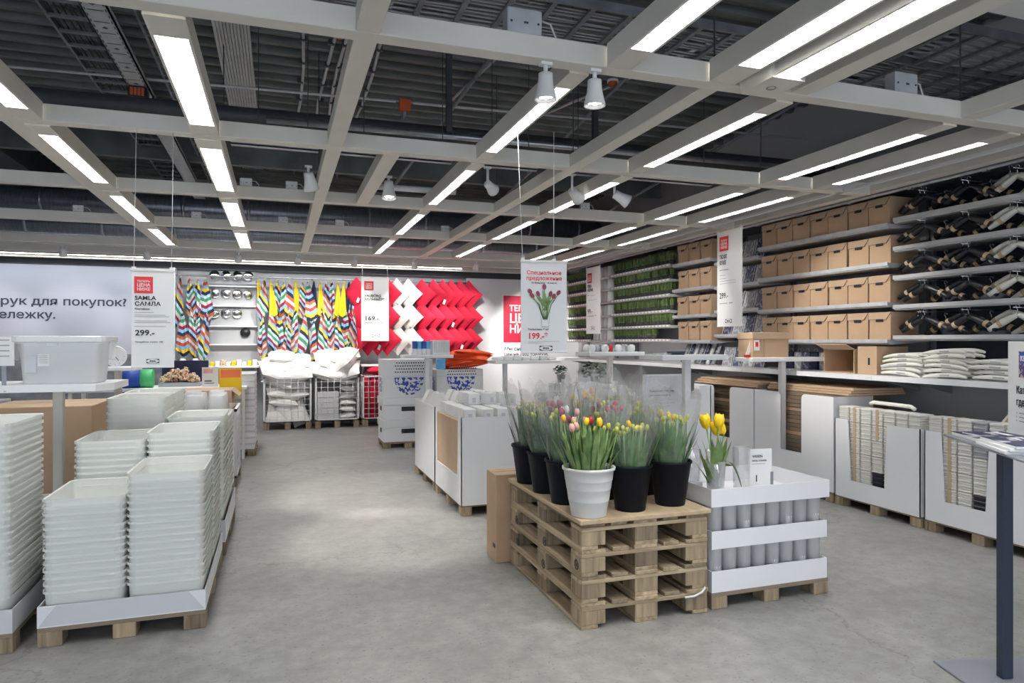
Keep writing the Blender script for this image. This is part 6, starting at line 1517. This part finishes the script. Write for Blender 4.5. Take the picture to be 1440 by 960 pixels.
# hanger tubs
def slab(w, l, h, n, m):
    b = MB()
    for k in range(n):
        b.cbox(0.004*(k % 2), w-0.004*(k % 2), 0.002, l-0.002, h*k/n+0.001, h*(k+1)/n-0.001, 0.003)
    return b
BUND = {c: slab(0.16, 0.115, 0.14, 7, c).mesh('hanger_bundle', c) for c in ('hwhite', 'hblack', 'foam')}
BAND = MB().box(-0.002, 0.162, 0.04, 0.07, 0.002, 0.142).mesh('paper_band', 'band')
for ti, (y0, y1, nt, zb, nm) in enumerate(((4.32, 5.25, (0.36, 0.74), 0.26, 'far hanger tub'), (3.36, 4.28, (0.40, 0.74), 0.27, 'near hanger tub'))):
    tub(5.10, 5.90, y0, y1, 0.09, 0.83, 'white cardboard tub with a cutout full of %s' % ('white hangers next to the cartons' if ti == 0 else 'white hangers beside the catalogue stand'), None, ('x0', nt[0], nt[1], zb, 0.03))
    L = y1-y0
    for r_ in range(7):
        for i in range(7):
            if r_*0.145+0.10 > 0.80+ (0.15 if i != 3 else 0): pass
            kind = 'hwhite'
            if i == 3 and r_ < 2: kind = 'hblack'
            if i == 3 and r_ > 3 and ti == 1: kind = 'foam'
            z = 0.092+r_*0.1435
            if z > 0.9: continue
            o = ob('hanger_bundle', BUND[kind], None, (5.125, y0+0.02+i*0.128, z))
            tag(o, '%s hanger bundle, front of %s, %s layer from below, %s from the stand' % ({'hwhite': 'white', 'hblack': 'dark', 'foam': 'grey'}[kind], nm, NTH[r_], NTH[i]), 'hanger bundle', 'hanger bundles in the %s' % nm)
            if (i == 5 or (i == 3 and r_ > 3)) and kind == 'hwhite': ob('paper_band', BAND, o)
    for j in range(3):
        for i in range(7):
            o = ob('hanger_bundle', BUND[['hwhite', 'hwhite', 'foam'][(i+j*2) % 3 if j else 0]], None, (5.31+j*0.17, y0+0.02+i*0.128, 0.76-0.05*(j == 2)))
            tag(o, 'hanger bundle atop the %s, %s row from the wall, %s from the stand' % (nm, NTH[2-j], NTH[i]), 'hanger bundle', 'top bundles in the %s' % nm)
    P_ = MB().box(0.2, 0.78, 0.02, L-0.02, 0.092, 0.705)
    o = P('inner_carton', P_, 'cardl', None, (5.10, y0, 0)); tag(o, 'plain carton filling the rear of the %s' % nm, 'carton')
tag(P('white_hanger', MB().tube([(0, -0.24, 0), (0, -0.2, 0.022), (0, 0.2, 0.028), (0, 0.24, 0.01)], 0.018, 8), 'hwhite', None, (5.3, 4.78, 0.97)), 'single white hanger lying across the far hanger tub', 'hanger')
t = thing('lying_hanger', 'white hanger pair with chrome hooks propped up like a tent on the tub', 'hanger', (5.32, 3.62, 0.905))
P('body', MB().prism([(-0.20, 0.0), (-0.09, 0.125), (0.09, 0.125), (0.19, 0.0), (0.15, 0.0), (0.07, 0.095), (-0.07, 0.095), (-0.15, 0.0)], -0.03, 0.03, 'x'), 'hwhite', t)
P('paper_band', MB().prism([(0.03, 0.02), (0.145, 0.02), (0.10, 0.085), (0.07, 0.085)], -0.034, -0.03, 'x'), 'band', t)
for k in range(5): ob('hook', HHOOK, t, (0, -0.06+k*0.03, 0.12), (0, 0, 0.3*k))

# ================================================================ CATALOGUE STAND
AZ = math.atan2(-0.70, -0.43)
t = thing('catalogue_stand', 'dark steel floor stand with a tray of catalogues', 'stand', (3.19, 2.26, 0))
fp = MB().cbox(-0.25, 0.25, -0.25, 0.25, 0, 0.012, 0.003)
P('foot_plate', fp, 'steelg', t, (0.015, -0.07, 0), (0, 0, math.radians(-15.5)))
P('post', MB().cbox(-0.028, 0.028, -0.02, 0.02, 0.012, 1.075, 0.004), 'navy', t, (0, 0, 0), (0, 0, math.radians(-15)))
# tray runs from the far end (3.30, 2.66) to the near end (2.87, 1.96)
tr0 = P('tray', MB().cbox(0, 0.84, -0.36, 0.0, 1.075, 1.085, 0.003).box(0, 0.84, -0.36, -0.352, 1.085, 1.10).box(0, 0.84, -0.008, 0.0, 1.085, 1.097), 'navy', t, (3.30-3.19-0.01, 2.66-2.26, 0), (0, 0, AZ)) if False else None
U = Vector((-0.43, -0.70, 0)).normalized(); V = Vector((0.85, -0.52, 0)).normalized()
rotU = math.atan2(U.y, U.x)
base = (3.30-3.19, 2.66-2.26, 0)
P('tray', MB().cbox(0, 0.86, 0, 0.34, 1.075, 1.086, 0.003), 'steelg', t, base, (0, 0, rotU))
P('tray_lip', MB().box(0, 0.86, 0.332, 0.34, 1.086, 1.098), 'navy', t, base, (0, 0, rotU))
W0 = Matrix.Translation((3.30, 2.66, 0)) @ Matrix.Rotation(rotU, 4, 'Z')
def on_tray(x, y, z): return tuple(W0 @ Vector((x, y, z)))
s = thing('catalogue_sign', 'white sign board about catalogues standing at the rear of the stand', 'sign', on_tray(0.0, 0.30, 1.086), rotU)
P('panel', MB().cbox(0, 0.80, 0, 0.008, 0, 0.485, 0.002), 'paper', s)
P('photograph', MB().box(0.115, 0.40, -0.002, 0, 0.305, 0.435), 'people', s)
P('photo_sign', MB().box(0.125, 0.21, -0.003, -0.002, 0.375, 0.43), 'blue', s); text('IKEA', 0.036, 'paper', s, (0.132, -0.004, 0.388), bold=0.03, wide=0.9)
for sx_, m_ in ((0.24, 'inkb'), (0.32, 'darkred')):
    P('printed_person', MB().prism([(sx_-0.025, 0.31), (sx_+0.025, 0.31), (sx_+0.02, 0.36), (sx_+0.008, 0.37), (sx_+0.01, 0.395), (sx_-0.01, 0.395), (sx_-0.008, 0.37), (sx_-0.02, 0.36)], -0.0035, -0.002, 'y'), m_, s)
text('Каталог: узнайте,', 0.052, 'ink', s, (0.09, -0.0025, 0.225), bold=0.014); text('где выдают заказы', 0.052, 'ink', s, (0.09, -0.0025, 0.165), bold=0.014)
lines(s, [(0.12, 0.45, 0.125, 0.006), (0.12, 0.47, 0.105, 0.006), (0.12, 0.43, 0.085, 0.006), (0.09, 0.096, 0.125, 0.006), (0.09, 0.096, 0.105, 0.006), (0.09, 0.096, 0.085, 0.006)])
def magazine(x, y, z, w, l, h, rz, label, m='mag'):
    p = on_tray(x, y, z); g = thing('catalogue', label, 'catalogue', p, rotU+rz, 'catalogues on the stand')
    P('pages', MB().cbox(0, w, 0, l, 0, h, 0.002), 'paper', g)
    P('cover', MB().box(0.0, w, 0.0, l, h, h+0.0012), m, g)
    P('cover_title', MB().box(w*0.12, w*0.6, l*0.62, l*0.78, h+0.0012, h+0.0018).box(w*0.12, w*0.4, l*0.45, l*0.5, h+0.0012, h+0.0018), 'paper', g)
magazine(0.03, 0.03, 1.086, 0.27, 0.22, 0.016, 0.06, 'dark covered catalogue lying at the far end of the stand tray')
magazine(0.10, 0.05, 1.104, 0.26, 0.20, 0.008, 0.2, 'second dark covered catalogue lying across the far one')
magazine(0.36, 0.01, 1.086, 0.32, 0.24, 0.012, -0.05, 'white catalogue lowest in the pile at the near end of the tray', 'paper')
magazine(0.37, 0.015, 1.0995, 0.32, 0.24, 0.012, -0.02, 'white catalogue in the middle of the pile at the near end', 'paper')
magazine(0.38, 0.02, 1.113, 0.32, 0.24, 0.012, 0.03, 'catalogue with dark blue cover pictures topmost on the near pile', 'mag')

# ================================================================ BACK CORNER BY THE PRICE SIGN
t = thing('display_table', 'white table behind the milky bins with mixed goods', 'display table', (-2.5, 9.75, 0))
P('tabletop', MB().cbox(0, 2.1, 0, 0.7, 0.93, 0.97, 0.005), 'shelfw', t)
for lx in (0.03, 2.03):
    for ly in (0.03, 0.63): P('leg', MB().box(lx, lx+0.04, ly, ly+0.04, 0, 0.93), 'white', t)
t = thing('carton_pair', 'long package with blue and green ends on the rear table', 'package', (-1.95, 9.95, 0.97)) 
P('blue_part', MB().cyl((0, 0, 0.12), (0.26, 0, 0.12), 0.12, n=20), 'blue', t); P('green_part', MB().cyl((0.26, 0, 0.12), (0.40, 0, 0.12), 0.12, n=20), 'green', t)
t = thing('candy_box', 'grey open box heaped with small colourful goods on the rear table', 'box', (-1.50, 10.0, 0.97))
P('back_board', MB().box(0, 0.58, 0.30, 0.31, 0, 0.34), 'navyf', t); P('tray_box', MB().box(0, 0.5, 0, 0.29, 0, 0.05), 'foam', t)
b = MB(); rr_ = random.Random(12)
for k in range(90):
    x, y = rr_.uniform(0.03, 0.47), rr_.uniform(0.02, 0.26); h = 0.05+0.2*math.sin(PI*x/0.5)*rr_.random()*0.9
    b.add(MB().cbox(-0.022, 0.022, -0.022, 0.022, -0.018, 0.018, 0.005), tr(x, y, h+0.02, rr_.uniform(0, 6), rr_.uniform(0, 3)))
stuff(P('small_goods', b, 'conf', t))
t = thing('price_card', 'white price card with pink header near the yellow sign', 'price card', (-0.96, 9.85, 0.97))
P('card', MB().box(0, 0.20, 0, 0.006, 0.0, 0.26), 'paper', t); P('header', MB().box(0.02, 0.13, -0.002, 0, 0.18, 0.24), 'pinkp', t); lines(t, [(0.03, 0.12, 0.07, 0.014), (0.03, 0.15, 0.045, 0.008)], 'ink')
t = thing('sale_sign', 'yellow sign with an orange top strip beside the white boxes', 'sign', (-0.73, 9.6, 0))
P('card', MB().box(0, 0.27, 0, 0.008, 0.86, 1.22), 'yellow', t); P('orange_strip', MB().box(0.015, 0.255, -0.002, 0, 1.10, 1.205), 'orangec', t)
P('black_mark', MB().box(0.12, 0.15, -0.002, 0, 0.945, 0.965).box(0.13, 0.165, -0.002, 0, 0.955, 0.975), 'black', t); lines(t, [(0.06, 0.2, 0.90, 0.008)], 'ink')
P('post', MB().box(0.12, 0.15, 0.008, 0.03, 0.0, 1.2), 'white', t); P('foot_plate', MB().box(0.03, 0.24, -0.0, 0.16, 0, 0.01), 'white', t)
